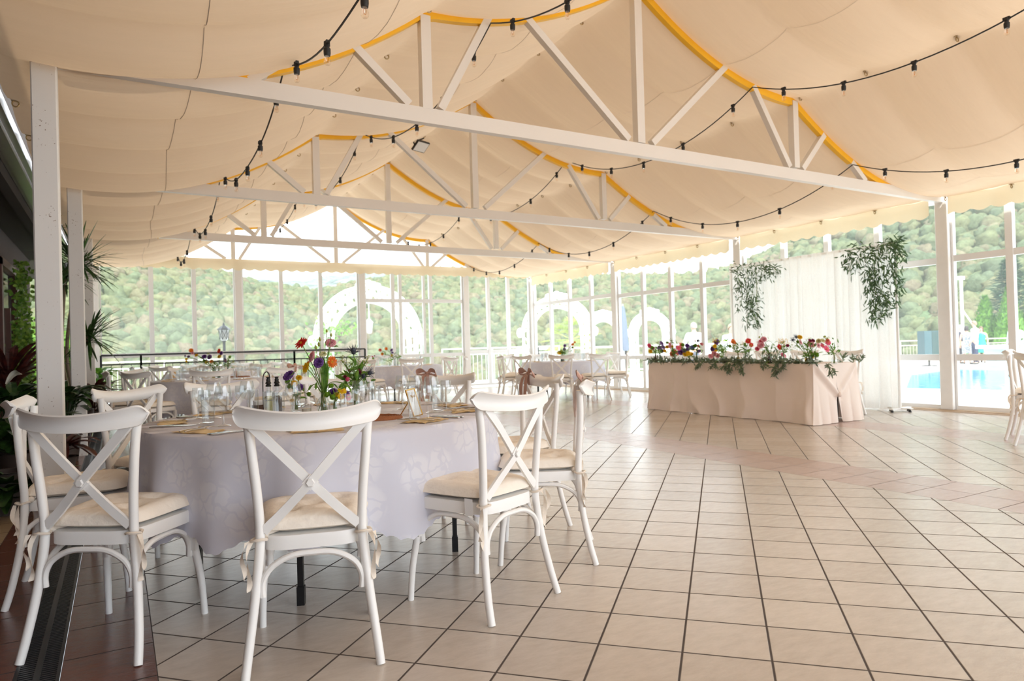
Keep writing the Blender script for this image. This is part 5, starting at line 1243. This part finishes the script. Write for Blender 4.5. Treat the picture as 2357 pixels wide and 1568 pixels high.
for px, py, hgt in ((1775, 834, .17), (1765, 834, .14), (1755, 834, .1), (1710, 834, .12), (1740, 834, .12), (1845, 836, .14), (1950, 836, .07), (1965, 836, .08), (1925, 836, .09), (1700, 834, .1)):
    s0 = spot(px, py, HZ) - gd.location + Vector((.12, 0, 0)); P2 = [s0, s0 + Vector((-.02, -.03, hgt * .6)), s0 + Vector((-.04, -.05, hgt))]; st.tube(P2, .003, 4)
    for k in range(12): lv.leaf(P2[0].lerp(P2[2], k / 11), (g.gauss(0, .8), g.gauss(0, .8), g.uniform(.2, 1)), .08, .020, (-1, g.gauss(0, .5), g.gauss(0, .5)), .1)
st.obj('stems', M['stem'], gd); lv.obj('leaves', M['euca'], gd, ang=0)
# vases and posies on the long table
def hp(px, d): return (px, d)
HT = [  # px, vase (profile, material), label, flowers (kind, colour, px, py, r)
 (1498, 'SLIM', 'amber', 'leftmost posy of the long table in a dark bottle, pink over yellow', [('lisianthus', 'hotpink', 1495, 796, 5), ('pompon', 'green', 1500, 800, 4.5), ('chrysanthemum', 'yellow', 1497, 809, 5), ('lisianthus', 'pink', 1503, 802, 4)]),
 (1520, 'SLIM', 'teal', 'lilac posy in a teal bottle near the left end of the long table', [('lisianthus', 'lilac', 1523, 790, 5), ('lisianthus', 'lilac', 1527, 799, 5), ('lisianthus', 'lilac', 1518, 801, 5), ('filler', 'lime', 1514, 790, 6), ('chrysanthemum', 'yellow', 1530, 808, 4), ('lisianthus', 'purple', 1524, 808, 4)]),
 (1541, 'SLIM', 'ware', 'pink and yellow posy third from the left on the long table', [('lisianthus', 'pink', 1542, 795, 6), ('chrysanthemum', 'yellow', 1536, 799, 5), ('pompon', 'green', 1536, 789, 3.5), ('filler', 'green', 1545, 785, 6), ('chrysanthemum', 'yellow', 1547, 798, 3.5)]),
 (1552, 'JAR', 'ware', 'low salmon posy beside the garland, left part of the long table', [('lisianthus', 'salmon', 1548, 815, 6), ('lisianthus', 'salmon', 1554, 809, 5), ('lisianthus', 'salmon', 1559, 813, 5), ('pompon', 'maroon', 1553, 825, 3)]),
 (1572, 'JAR', 'ware', 'low wide posy of purple and yellow with hot pink gerberas', [('gerbera', 'hotpink', 1562, 801, 6), ('gerbera', 'salmon', 1568, 794, 5), ('pompon', 'green', 1572, 794, 4), ('pompon', 'green', 1569, 802, 3), ('lisianthus', 'purple', 1567, 811, 6), ('lisianthus', 'purple', 1575, 807, 5), ('lisianthus', 'purple', 1582, 796, 4.5), ('lisianthus', 'purple', 1582, 804, 4), ('chrysanthemum', 'yellow', 1577, 816, 6), ('chrysanthemum', 'yellow', 1584, 814, 6), ('chrysanthemum', 'yellow', 1591, 815, 5)]),
 (1604, 'SLIM', 'teal', 'posy with a green pompon and blue bloom in a teal bottle', [('pompon', 'green', 1600, 796, 5), ('lisianthus', 'blue', 1593, 800, 6), ('lisianthus', 'salmon', 1608, 797, 4), ('lisianthus', 'pink', 1615, 792, 4), ('bud', 'gold', 1600, 785, 3), ('thistle', 'steelblue', 1606, 785, 6), ('lisianthus', 'lilac', 1609, 808, 4)]),
 (1644, 'JAR', 'ware', 'low pale pink posy under the purple and yellow one', [('lisianthus', 'pink', 1636, 820, 5.5), ('lisianthus', 'pink', 1645, 815, 5), ('lisianthus', 'pink', 1652, 819, 4.5), ('lisianthus', 'pink', 1642, 813, 4)]),
 (1648, 'SLIM', 'ware', 'tall purple and yellow posy with yellow goldenrod', [('filler', 'yellow', 1644, 783, 8), ('lisianthus', 'purple', 1648, 789, 5), ('lisianthus', 'purple', 1652, 786, 4.5), ('chrysanthemum', 'yellow', 1645, 797, 5), ('lisianthus', 'purple', 1640, 803, 5), ('lisianthus', 'purple', 1647, 803, 5), ('chrysanthemum', 'yellow', 1647, 808, 4), ('filler', 'lime', 1655, 788, 7)]),
 (1682, 'SLIM', 'straw', 'orange gerbera posy with loose green stalks, middle of the long table', [('gerbera', 'orange', 1687, 786, 5.5), ('gerbera', 'orange', 1692, 789, 4.5), ('filler', 'green', 1676, 797, 9), ('filler', 'lime', 1688, 797, 9), ('pompon', 'green', 1680, 797, 4)]),
 (1718, 'SLIM', 'ware', 'loose posy with two red gerberas', [('gerbera', 'red', 1722, 785, 6), ('gerbera', 'red', 1729, 794, 5), ('filler', 'yellow', 1711, 790, 6), ('filler', 'green', 1716, 797, 8)]),
 (1751, 'SLIM', 'plum', 'mauve pink posy in a plum bottle', [('lisianthus', 'pink', 1751, 795, 7), ('lisianthus', 'hotpink', 1752, 786, 5), ('lisianthus', 'pink', 1758, 781, 6), ('lisianthus', 'hotpink', 1743, 803, 4.5), ('bud', 'lime', 1748, 776, 3), ('bud', 'lime', 1753, 769, 2), ('filler', 'pink', 1744, 787, 6)]),
 (1804, 'SLIM', 'ware', 'yellow goldenrod posy with an orange-red gerbera', [('filler', 'yellow', 1795, 785, 8), ('filler', 'yellow', 1804, 784, 8), ('filler', 'yellow', 1807, 792, 8), ('gerbera', 'red', 1794, 799, 6.5), ('pompon', 'maroon', 1813, 796, 3.5), ('gerbera', 'hotpink', 1803, 818, 7)]),
 (1836, 'JAR', 'straw', 'sparse thistle posy with one upright yellow bloom', [('thistle', 'steelblue', 1833, 777, 6), ('thistle', 'steelblue', 1824, 783, 6), ('lisianthus', 'yellow', 1841, 776, 5), ('gerbera', 'pink', 1843, 788, 6), ('pompon', 'green', 1836, 787, 3.5), ('filler', 'green', 1835, 797, 8)]),
 (1870, 'JAR', 'ware', 'posy with two big pale pink gerberas over a low yellow one', [('gerbera', 'pink', 1867, 793, 8.5), ('gerbera', 'pink', 1884, 795, 7), ('lisianthus', 'maroon', 1865, 784, 4), ('lisianthus', 'maroon', 1872, 784, 4), ('filler', 'green', 1856, 795, 10), ('pompon', 'green', 1880, 817, 5), ('lisianthus', 'hotpink', 1869, 814, 5.5), ('lisianthus', 'pink', 1878, 814, 5), ('chrysanthemum', 'yellow', 1869, 821, 5.5), ('filler', 'lime', 1862, 782, 8)]),
 (1897, 'BOTTLE', 'ware', 'rightmost posy of hot pink and cream blooms in a round bottle', [('gerbera', 'hotpink', 1893, 796, 6.5), ('gerbera', 'hotpink', 1903, 803, 7.5), ('gerbera', 'hotpink', 1906, 789, 6), ('lisianthus', 'cream', 1884, 785, 5), ('lisianthus', 'cream', 1894, 784, 5), ('bud', 'lime', 1898, 775, 4), ('filler', 'lime', 1902, 780, 8), ('lisianthus', 'salmon', 1905, 784, 4)]),
]
PRF = {'SLIM': SLIM, 'JAR': JAR, 'BOTTLE': BOTTLE}; MTH = {'SLIM': .135, 'JAR': .075, 'BOTTLE': .11}
for k, (px, pf, vm, lab, flw) in enumerate(HT):
    p = spot(px, 835 + .012 * (px - 1490) - (2 if k % 2 else 0), HZ); d = depth(p)
    p.x = max(p.x, HX0 + .07)
    if k == 6: p.x += .0
    if k == 7: p.x += .16
    vase(PRF[pf], p, M[vm], ('teal ' if vm == 'teal' else 'amber ' if vm == 'amber' else 'plum ' if vm == 'plum' else 'straw-tinted ' if vm == 'straw' else 'clear ') + {'SLIM': 'slim bottle', 'JAR': 'jar', 'BOTTLE': 'round bottle'}[pf] + ' under the ' + ' '.join(lab.split(',')[0].split()[:11]), 'vase', 'vase', 'vases on the long table')
    gg = random.Random(k)
    bouquet(p, p + UP * MTH[pf], [fl(kn, c, x, y, r_ * 1.2, d, (gg.gauss(0, .5), gg.uniform(.2, .9)), gg.uniform(-.06, .06)) for kn, c, x, y, r_ in flw], lab, 'posies on the long table', 34, 30 + k, .075, .065)
# ------------------------------------------------------------------ things on the other round tables
def small_table(T, tname, R_, vs_, glasses, seed, naps):
    g = random.Random(seed)
    for (px, py, pf, vm, lab, flw) in vs_:
        p = spot(px, py, TZ); d0 = Vector((*T, TZ)) - p
        if d0.length > R_ * .6: p = Vector((*T, TZ)) - d0.normalized() * R_ * .6; p.z = TZ
        d = depth(p); vase(PRF[pf], p, M[vm], 'little vase under the ' + lab, 'vase', 'vase', 'vases on the ' + tname)
        bouquet(p, p + UP * MTH[pf], [fl(kn, c, x, y, r_, d, (g.gauss(0, .5), g.uniform(.1, .8)), g.uniform(-.03, .03)) for kn, c, x, y, r_ in flw], lab, 'posies on the ' + tname, 18, seed, .05, .06)
    names = ('nearest us', 'front right', 'right side', 'back right', 'far side', 'back left', 'left side', 'front left', 'extra')
    for k in range(glasses):
        a = radians(-118) + 2 * pi * k / glasses; w = names[int(round(8 * k / glasses)) % 8]
        for kind, r_, da in (('wine_glass', .50, .10), ('tumbler', .55, -.06), ('sherry_glass', .46, .28)):
            p = Vector((T[0] + R_ / .88 * r_ * cos(a + da), T[1] + R_ / .88 * r_ * sin(a + da), TZ)); glassware(kind, p, kind.replace('_', ' ') + ' of the %s place on the %s' % (w, tname), 'glasses on the ' + tname)
        c = Vector((T[0] + .70 * R_ / .88 * cos(a), T[1] + .70 * R_ / .88 * sin(a), TZ))
        if naps: o = tag(lnk('napkin', NAPK, None, c), 'straw napkin of the %s place on the %s' % (w, tname), 'napkin', 'napkins on the ' + tname); o.rotation_euler = (0, 0, a + pi / 2)
small_table(T2, 'second round table', .88, [
    (437, 862, 'SLIM', 'straw', 'purple and yellow sprig at the left of the second table', [('lisianthus', 'lilac', 426, 820, 3.5), ('lisianthus', 'purple', 434, 821, 3.5), ('chrysanthemum', 'yellow', 429, 827, 4), ('chrysanthemum', 'yellow', 429, 832, 3)]),
    (446, 864, 'SLIM', 'ware', 'orange and pink gerbera posy on the second table', [('gerbera', 'orange', 440, 807, 6), ('lisianthus', 'pink', 443, 813, 4), ('chrysanthemum', 'yellow', 452, 818, 5), ('lisianthus', 'lilac', 450, 815, 3)]),
    (474, 864, 'JAR', 'ware', 'purple posy with a yellow bloom on the second table', [('lisianthus', 'purple', 470, 821, 6), ('lisianthus', 'purple', 482, 822, 6), ('chrysanthemum', 'yellow', 475, 834, 4), ('pompon', 'green', 470, 830, 4), ('filler', 'lime', 479, 814, 5), ('lisianthus', 'purple', 474, 831, 4)]),
    (498, 864, 'SLIM', 'teal', 'red and yellow posy under the lantern on the second table', [('gerbera', 'red', 504, 808, 6), ('lisianthus', 'purple', 509, 813, 5), ('chrysanthemum', 'yellow', 505, 821, 6), ('gerbera', 'orange', 487, 832, 5)]),
    (532, 867, 'SLIM', 'plum', 'green and brown wild posy at the right of the second table', [('pompon', 'green', 529, 822, 4), ('filler', 'lime', 536, 833, 7), ('filler', 'maroon', 521, 832, 8), ('filler', 'green', 526, 838, 9), ('thistle', 'steelblue', 519, 828, 5)])], 8, 40, True)
matt(spot(551, 868, TZ), .15, 'raffia mat with a small amber bottle on the second table')
mb = MB(); mb.lathe([(.001, 0), (.018, 0), (.019, .07), (.009, .085), (.009, .11), (.001, .112)], 12); tag(mb.obj('sauce_bottle', mat('amber_sauce', (.45, .18, .05), .25), None, spot(543, 868, TZ) + UP * .0125), 'small amber sauce bottle on the raffia mat of the second table', 'bottle')
mb = MB(); mb.lathe([(.001, 0), (.030, 0), (.032, .085), (.03, .09), (.001, .088)], 14); tag(mb.obj('pillar_candle', mat('amber_wax', (.75, .45, .18), .5), None, spot(400, 870, TZ)), 'amber pillar candle among the glasses of the second table', 'candle')
small_table(T3, 'table before the glass door', .85, [
    (862, 846, 'JAR', 'ware', 'small red bud posy left on the table before the glass door', [('bud', 'red', 857, 821, 3), ('bud', 'maroon', 862, 819, 3), ('pompon', 'green', 859, 825, 3)]),
    (884, 846, 'SLIM', 'ware', 'orange wild posy on the table before the glass door', [('gerbera', 'orange', 889, 803, 4), ('lisianthus', 'salmon', 875, 806, 4), ('gerbera', 'orange', 880, 815, 4), ('filler', 'green', 885, 815, 8)]),
    (902, 846, 'SLIM', 'ware', 'violet and yellow sprig on the table before the glass door', [('lisianthus', 'lilac', 901, 806, 4), ('lisianthus', 'lilac', 903, 812, 3), ('chrysanthemum', 'yellow', 902, 818, 4)])], 6, 50, True)
small_table(T4, 'back right table', .80, [
    (1286, 838, 'SLIM', 'teal', 'yellow-green posy at the left on the back right table', [('chrysanthemum', 'yellow', 1288, 812, 6), ('filler', 'lime', 1283, 810, 6), ('pompon', 'lime', 1293, 809, 4)]),
    (1300, 838, 'SLIM', 'plum', 'lilac sprig in the middle of the back right table', [('lisianthus', 'lilac', 1300, 796, 4), ('lisianthus', 'lilac', 1299, 804, 4), ('filler', 'green', 1300, 808, 5)]),
    (1316, 838, 'SLIM', 'ware', 'orange sprig at the right on the back right table', [('gerbera', 'orange', 1318, 793, 4), ('gerbera', 'orange', 1323, 788, 3), ('pompon', 'green', 1318, 800, 3), ('filler', 'green', 1316, 808, 5)])], 6, 60, True)
small_table(T5, 'table by the black railing', .85, [], 6, 70, True)
# rolled napkin on the left front chair of the second table
a = radians(219); p = Vector((T2[0] + 1.13 * cos(a), T2[1] + 1.13 * sin(a), .524))
mb = MB(); mb.tube([(-.14, 0, .02), (.12, 0, .02)], .022, 10); mb.tube([(-.14, .004, .035), (.12, .004, .035)], .006, 6); o = tag(mb.obj('rolled_napkin', M['napkin'], None, p), 'rolled straw napkin on the cushion of the left front chair', 'napkin'); o.rotation_euler = (0, 0, a + .4)
# black garden lantern behind the railing
t = empty('garden_lantern', (2.13, 16.95, -.05), 0, 'black lantern on a post outside, above the black railing', 'lantern')
mb = MB(); mb.lathe([(.09, 0), (.07, .1), (.035, .25), (.03, 1.42), (.05, 1.45)], 10); mb.obj('post', M['blackmetal'], t)
mb = MB(); mb.lathe([(.05, 1.45), (.085, 1.48), (.11, 1.70), (.001, 1.70)], 6); mb.obj('milk_panes', mat('frosted_pane', (.75, .77, .78), .5), t, ang=0)
mb = MB(); mb.lathe([(.15, 1.70), (.13, 1.73), (.06, 1.79), (.03, 1.80), (.012, 1.86), (.001, 1.88)], 6); mb.obj('roof', M['blackmetal'], t, ang=0)
mb = MB()
for k in range(6):
    a, b_ = k * pi / 3, (k + 1) * pi / 3
    P_ = lambda a_, r_, z: (r_ * cos(a_), r_ * sin(a_), z)
    mb.tube([P_(a, .088, 1.48), P_(a, .113, 1.70)], .006, 4); mb.tube([P_(a, .088, 1.48), P_(b_, .113, 1.70)], .005, 4); mb.tube([P_(b_, .088, 1.48), P_(a, .113, 1.70)], .005, 4)
mb.obj('cage', M['blackmetal'], t)
# ------------------------------------------------------------------ plants along the left
potm = mat('dark_clay_pot', (.05, .035, .03), .6)
def potted(name, c, label, r_=.16, h=.32, cat='plant'):
    t = empty(name, (c[0], c[1], 0), 0, label, cat)
    mb = MB(); mb.lathe([(.001, 0), (r_ * .75, 0), (r_, h), (r_ + .02, h), (r_ + .02, h - .03), (r_ * .98, h - .03), (r_ * .9, h - .03), (.001, h - .04)][:4] + [(r_ * .9, h), (r_ * .88, h - .04), (.001, h - .04)], 18)
    mb.obj('pot', potm, t, ang=50); return t
def strap(mb, p, d, Ln, w, droop, n_=6):
    p, d = Vector(p), Vector(d).normalized(); v = []; x = d.cross(UP)
    if x.length < .1: x = Vector((1, 0, 0))
    x.normalize(); q = p.copy()
    for i in range(n_ + 1):
        t = i / n_; ww = w * (sin(pi * (.12 + .86 * t)) ** .6) * .5; v += [q - x * ww + UP * .25 * ww, q, q + x * ww + UP * .25 * ww]
        q = q + d * (Ln / n_); d = (d - UP * droop / n_).normalized()
    mb.add(v, [(3 * i + j, 3 * i + j + 1, 3 * i + j + 4, 3 * i + j + 3) for i in range(n_) for j in (0, 1)])
dgreen = leafmat('dark_glossy_leaf', (.008, .03, .01), (.04, .10, .02), .3, .15, 12)
dred = leafmat('dark_red_leaf', (.035, .008, .008), (.10, .02, .015), .35, .2, 12)
sword = leafmat('dracaena_leaf', (.012, .05, .012), (.06, .15, .03), .4, .2, 8)
ivyl = leafmat('ivy_leaf', (.07, .18, .02), (.24, .38, .06), .45, .3, 14)
bright = leafmat('bright_leaf', (.06, .24, .02), (.22, .48, .06), .45, .4, 14)
g = random.Random(77)
c = ond(172, 700, 9.3); t = potted('potted_dracaena', c, 'tall spiky dracaena with two leaf crowns between the second and third posts', .2, .4)
o = t.location
for (px, py, d0), n_ in (((180, 610, 9.0), 110), ((203, 775, 9.2), 70), ((150, 640, 9.8), 60)):
    k = ond(px, py, d0) - o; mb = MB(); mb.tube(smooth([Vector((g.uniform(-.05, .05), 0, .36)), Vector((k.x * .4 - .12, k.y * .5, k.z * .5)), k], 5), .022, 7); mb.obj('trunk', mat('dracaena_bark', (.22, .17, .12), .85), t)
    mb = MB()
    for i in range(n_):
        a = g.uniform(0, 2 * pi); el = g.uniform(-.6, 1.35); strap(mb, k + UP * g.uniform(-.12, .08), (cos(a) * cos(el), sin(a) * cos(el), sin(el)), g.uniform(.42, .62), .030, g.uniform(.2, .8))
    mb.obj('leaf_crown', sword, t, ang=0)
def bush(name, px, py, d0, label, m, n_, Ln, w, spread, up=.6, droop=1.0, r_=.15, h=.3, low=.3):
    c = ond(px, py, d0); t = potted(name, c, label, r_, h); mb = MB()
    for i in range(n_):
        a = g.uniform(0, 2 * pi); rr = spread * sqrt(g.random()); z0 = lerp(h * .9, c.z, g.random() ** low if low < 1 else g.random()); p = Vector((rr * cos(a) * .5, rr * sin(a) * .5, z0))
        d = Vector((cos(a), sin(a), g.uniform(up - .5, up + .5))); mb.tube([(0, 0, h * .9), p], .004, 4, False); strap(mb, p, d, Ln * g.uniform(.7, 1.2), w * g.uniform(.7, 1.2), droop, 5)
    mb.obj('leaves', m, t, ang=0); return t
t = bush('potted_peace_lily', 28, 900, 6.4, 'dark peace lily with one white spathe left of the first post', dgreen, 60, .28, .11, .24)
mb = MB(); P = [ond(12, 885, 6.5), ond(22, 868, 6.5), ond(36, 858, 6.5), ond(48, 862, 6.45)]; v = []
for p, w in zip(smooth(P, 4), [.01, .03, .045, .05, .055, .055, .05, .045, .04, .03, .02, .01, .002]): v += [p - t.location - UP * w * .8, p - t.location + FW * .02, p - t.location + UP * w * .6]
mb.add(v, [(3 * i + j, 3 * i + j + 1, 3 * i + j + 4, 3 * i + j + 3) for i in range(12) for j in (0, 1)]); o = mb.obj('spathe', mat('white_spathe', (.75, .72, .62), .5), t); o['label'] = 'white spathe'
bush('potted_calathea', 40, 985, 5.9, 'low dark-leaved calathea behind the chair at the left edge', dgreen, 70, .36, .12, .4)
bush('potted_calathea', 148, 905, 7.3, 'striped calathea between the first and second posts', dgreen, 46, .36, .10, .3, .7, 1.3)
bush('potted_cordyline', 20, 850, 7.6, 'dark red cordyline in front of the house door', dred, 40, .5, .09, .25, 1.0, .8)
bush('potted_cordyline', 215, 900, 10.4, 'dark red cordyline at the foot of the third post', dred, 44, .48, .08, .25, .8, 1.3)
bush('potted_cordyline', 140, 1015, 6.25, 'low dark red cordyline beside the foot of the first post', dred, 22, .34, .09, .2, .3, 1.0, .12, .2)
bush('potted_calathea', 12, 1150, 4.9, 'dark foliage low in the left corner behind the loose chair tie', dgreen, 50, .34, .11, .3)
bush('potted_ficus', 142, 800, 11.6, 'bright green leafy ficus behind the dracaena trunk', bright, 240, .13, .065, .6, .1, .6, .2, .4, .6)
bush('potted_ficus', 228, 850, 12.6, 'bright green plant peeping out behind the third post', bright, 60, .2, .12, .3, .2, .6, .14, .3)
# hanging ivy on a dark column
t = empty('hanging_ivy', ond(54, 610, 9.4), 0, 'hanging ivy strand left of the first post, in front of the house', 'ivy'); o = t.location; mb = MB(); st = MB()
for px, dd_ in ((52, 9.4), (58, 9.5), (47, 9.6), (40, 9.7)):
    P = smooth([ond(px + g.uniform(-3, 3), py, dd_) - o for py in range(608 if px > 45 else 740, 915, 30)], 3); st.tube(P, .003, 4)
    for p in P:
        for j in range(6 if p.z > -.9 else 12): mb.leaf(p + Vector((g.gauss(0, .05), g.gauss(0, .05), g.gauss(0, .04))), (g.gauss(0, 1), g.gauss(0, 1), g.gauss(-.4, .6)), .07, .055, (g.gauss(0, .6), -1, .4), .1)
st.obj('stems', M['stem'], t); mb.obj('leaves', ivyl, t, ang=0)

# ------------------------------------------------------------------ guests by the pool
SK = mat('skin', (.58, .34, .25), .5, var=.05)
def skinmesh(name, verts, edges, radii, m, parent, sub=1, root=0):
    me = bpy.data.meshes.new(name); me.from_pydata([tuple(v) for v in verts], edges, []); o = lnk(name, me, parent)
    me.materials.append(m); sm = o.modifiers.new('skin', 'SKIN'); sm.use_smooth_shade = True
    for i, r_ in enumerate(radii): me.skin_vertices[0].data[i].radius = (r_, r_) if not isinstance(r_, tuple) else r_
    me.skin_vertices[0].data[root].use_root = True
    ss = o.modifiers.new('smooth', 'SUBSURF'); ss.levels = sub; ss.render_levels = sub; return o
def person(loc, face, label, shirt, legs, hair, armpose=('down', 'down'), h=1.75, dress=None, hairlen=0.0, shoes=(.03, .03, .03)):
    """face: direction looked at, degrees from +X. Local frame faces -Y... built facing +Y"""
    t = empty('person', loc, radians(face - 90), label, 'person', 'guests outside'); s = h / 1.75
    V, E, Rr = [], [], []
    def chain(start, pts):
        last = start
        for p, r_ in pts:
            V.append(Vector(p) * s); Rr.append(r_ * s if not isinstance(r_, tuple) else (r_[0] * s, r_[1] * s)); k = len(V) - 1
            if last is not None: E.append((last, k))
            last = k
        return last
    pel = chain(None, [((0, 0, .95), (.155, .11))]); ch = chain(pel, [((0, .005, 1.10), (.14, .10)), ((0, -.01, 1.28), (.165, .115)), ((0, -.015, 1.41), (.14, .09))]); nk = chain(ch, [((0, -.005, 1.50), .055)])
    hd = chain(nk, [((0, .015, 1.575), .075), ((0, .012, 1.66), .088), ((0, .0, 1.72), .06)])
    nose = chain(nk + 2, [((0, .112, 1.615), .013)])
    hands, arms = [], []
    for sd_, pose in ((-1, armpose[0]), (1, armpose[1])):
        sh = ((sd_ * .19, -.015, 1.405), .058)
        pts = {'down': [((sd_ * .245, -.02, 1.14), .042), ((sd_ * .26, .05, .89), .030)], 'hip': [((sd_ * .31, -.08, 1.17), .042), ((sd_ * .22, .07, 1.02), .030)],
               'fold': [((sd_ * .25, .02, 1.13), .044), ((sd_ * -.02, .20, 1.17), .032)], 'fwd': [((sd_ * .24, .10, 1.17), .042), ((sd_ * .12, .33, 1.24), .030)], 'up': [((sd_ * .26, .14, 1.30), .042), ((sd_ * .05, .34, 1.45), .030)]}[pose]
        k = chain(ch, [sh] + pts); arms.append([sh] + pts); w = Vector(pts[-1][0]); dr = (w - Vector(pts[-2][0])).normalized(); hp_ = w + dr * .07; sdv = dr.cross(Vector((0, 0, 1)) if abs(dr.z) < .8 else Vector((0, 1, 0))).normalized()
        pk_ = chain(k, [(hp_, (.036, .02))])
        for f_ in range(4): chain(pk_, [(hp_ + dr * .035 + sdv * (f_ - 1.5) * .021, .0095), (hp_ + dr * (.085 - abs(f_ - 1.4) * .01) + sdv * (f_ - 1.5) * .022 + Vector((0, .012, -.006)), .008)])
        chain(k, [(w + dr * .03 + sdv * .035, .010), (w + dr * .07 + sdv * .052, .0085)])
    lg = []
    for sd_ in (-1, 1):
        pts = [((sd_ * .10, .0, .86), .092), ((sd_ * .105, .012, .50), .056), ((sd_ * .11, -.01, .28), .052), ((sd_ * .11, -.02, .08), .036), ((sd_ * .12, .10, .035), .034)]
        chain(pel, pts); lg.append(pts)
    skinmesh('body', V, E, Rr, SK, t, 1, 0)
    mb = MB(); 
    for sd_ in (-1, 1): mb.ball(Vector((sd_ * .034, .088, 1.645)) * s, .011 * s, 6, 4)
    mb.box(Vector((0, .092, 1.575)) * s, (.045 * s, .012 * s, .010 * s)); mb.obj('face_features', mat('dark_eyes', (.09, .045, .04), .4), t)
    mb = MB()
    def hf(u_, v_):
        a = 2 * pi * u_; fr = max(0, sin(a)); lo = 1.655 - (.05 + hairlen) * (1 - fr) ** 1.5 + .05 * fr
        z = lerp(lo, 1.785, v_); k = sqrt(max(0, 1 - ((z - 1.66) / .125) ** 2)) if z > 1.66 else 1; return Vector((.096 * k * cos(a), .006 + .105 * k * sin(a), z)) * s
    mb.grid(hf, 20, 8, True); mb.obj('hair', mat('hair', hair, .6), t)
    def garment(name, chains, m, links):
        V2, E2, R2 = [], [], []; first = {}
        for ci, (pts, link) in enumerate(chains):
            last = first.get(link)
            for p, r_ in pts:
                V2.append(Vector(p) * s); R2.append((r_[0] * s, r_[1] * s) if isinstance(r_, tuple) else r_ * s); k = len(V2) - 1
                if last is not None: E2.append((last, k))
                first[(ci, len([0 for q in pts if pts.index(q) <= pts.index((p, r_))]) - 1)] = k; last = k
        skinmesh(name, V2, E2, R2, m, t, 1, 0)
    torso = [((0, 0, .93), (.175, .13)), ((0, .005, 1.10), (.165, .122)), ((0, -.01, 1.28), (.185, .135)), ((0, -.015, 1.41), (.155, .105)), ((0, -.008, 1.465), .066)]
    if shirt is not None:
        ch_ = [(torso, None)]
        for ar in arms: ch_.append(([(p, (r_ if not isinstance(r_, tuple) else r_[0]) + .016) for p, r_ in ar], (0, 3)))
        garment('shirt', ch_, mat('shirt', shirt, .8, var=.05, bump=.3, bscale=14), None)
    if dress is not None:
        mb = MB(); mb.lathe([(.075, 1.46), (.14, 1.42), (.175, 1.30), (.15, 1.10), (.19, .95), (.20, .75), (.19, .50), (.185, .50)], 20, (0, 0, 0), Matrix.Diagonal((s, s * .78, s))); mb.obj('dress', dress, t)
    elif legs is not None:
        hip = [((0, 0, 1.0), (.168, .125)), ((0, 0, .90), (.165, .12))]; garment('trousers', [(hip, None)] + [([(p, r_ + .022) for p, r_ in pts[:4]], (0, 1)) for pts in lg], mat('trousers', legs, .8), None)
    for sd_ in (-1, 1): mb = MB(); mb.ball(Vector((sd_ * .118, .05, .042)) * s, .05 * s, 10, 6, (.9, 2.7, .8)); mb.obj('shoe', mat('shoe', shoes, .4), t)
    return t
def stand(px, d0): p = ond(px, 790, d0); return (p.x, p.y, GZ)
W_ = (.84, .84, .86)
person(stand(1598, 21.5), 62, 'person with bare nape in a white shirt, back to us, outside the right panes', W_, (.05, .06, .10), (.25, .22, .2), ('hip', 'fwd'), 1.86)
person(stand(1684, 18.8), 235, 'person in pale blue-white shirt holding out a plate, at the left edge of the curtain', (.72, .78, .84), (.10, .12, .2), (.35, .25, .15), ('down', 'fwd'), 1.72)
person(stand(2244, 28.8), 140, 'person in white shirt and navy trousers, back half turned, beyond the pool', W_, (.02, .03, .075), (.20, .14, .10), ('fwd', 'down'), 1.80)
m, nt, bs, out = nm('grey_tweed_dress'); tc = node(nt, 'ShaderNodeTexCoord'); nz = node(nt, 'ShaderNodeTexNoise'); nz.inputs['Scale'].default_value = 30; L(nt, tc, 'Object', nz, 'Vector')
rp = node(nt, 'ShaderNodeValToRGB'); rp.color_ramp.elements[0].position = .42; rp.color_ramp.elements[1].position = .58; rp.color_ramp.elements[0].color = (.16, .20, .25, 1); rp.color_ramp.elements[1].color = (.55, .58, .60, 1); L(nt, nz, 0, rp, 0); L(nt, rp, 0, bs, 'Base Color'); bs.inputs['Roughness'].default_value = .9
person(stand(2225, 29.3), 20, 'person with short dark hair in a grey patterned sheath dress, beyond the pool', None, None, (.02, .015, .015), ('down', 'down'), 1.60, m, .05)
person(stand(2210, 30), 290, 'person in a dark suit with folded arms, leftmost beyond the pool', (.025, .03, .05), (.02, .02, .03), (.35, .34, .33), ('fold', 'fold'), 1.66)
person(stand(2259, 30.2), 200, 'person in a bright green dress, mostly hidden behind the white shirt', None, None, (.12, .07, .04), ('down', 'down'), 1.58, mat('emerald_dress', (.01, .42, .28), .6), .12)
person(stand(2337, 20.2), 160, 'person in a loose white top behind the narrow window mullion at far right', W_, (.35, .25, .2), (.16, .10, .06), ('hip', 'hip'), 1.62)
pp = stand(1684, 18.8); t = empty('plate', (pp[0] - .42, pp[1] - .16, GZ + 1.24), 0, 'pale plate with a green napkin held out beside the curtain edge', 'plate')
mb = MB(); mb.lathe([(.001, 0), (.07, 0), (.12, .018), (.118, .022), (.07, .006), (.001, .006)], 18); mb.obj('dish', wht, t); mb = MB(); mb.grid(lambda u_, v_: ((u_ - .5) * .14, (v_ - .5) * .12, .02 + .05 * (1 - abs(u_ - .5) * 2)), 6, 4); mb.obj('green_napkin', PM['green'], t)
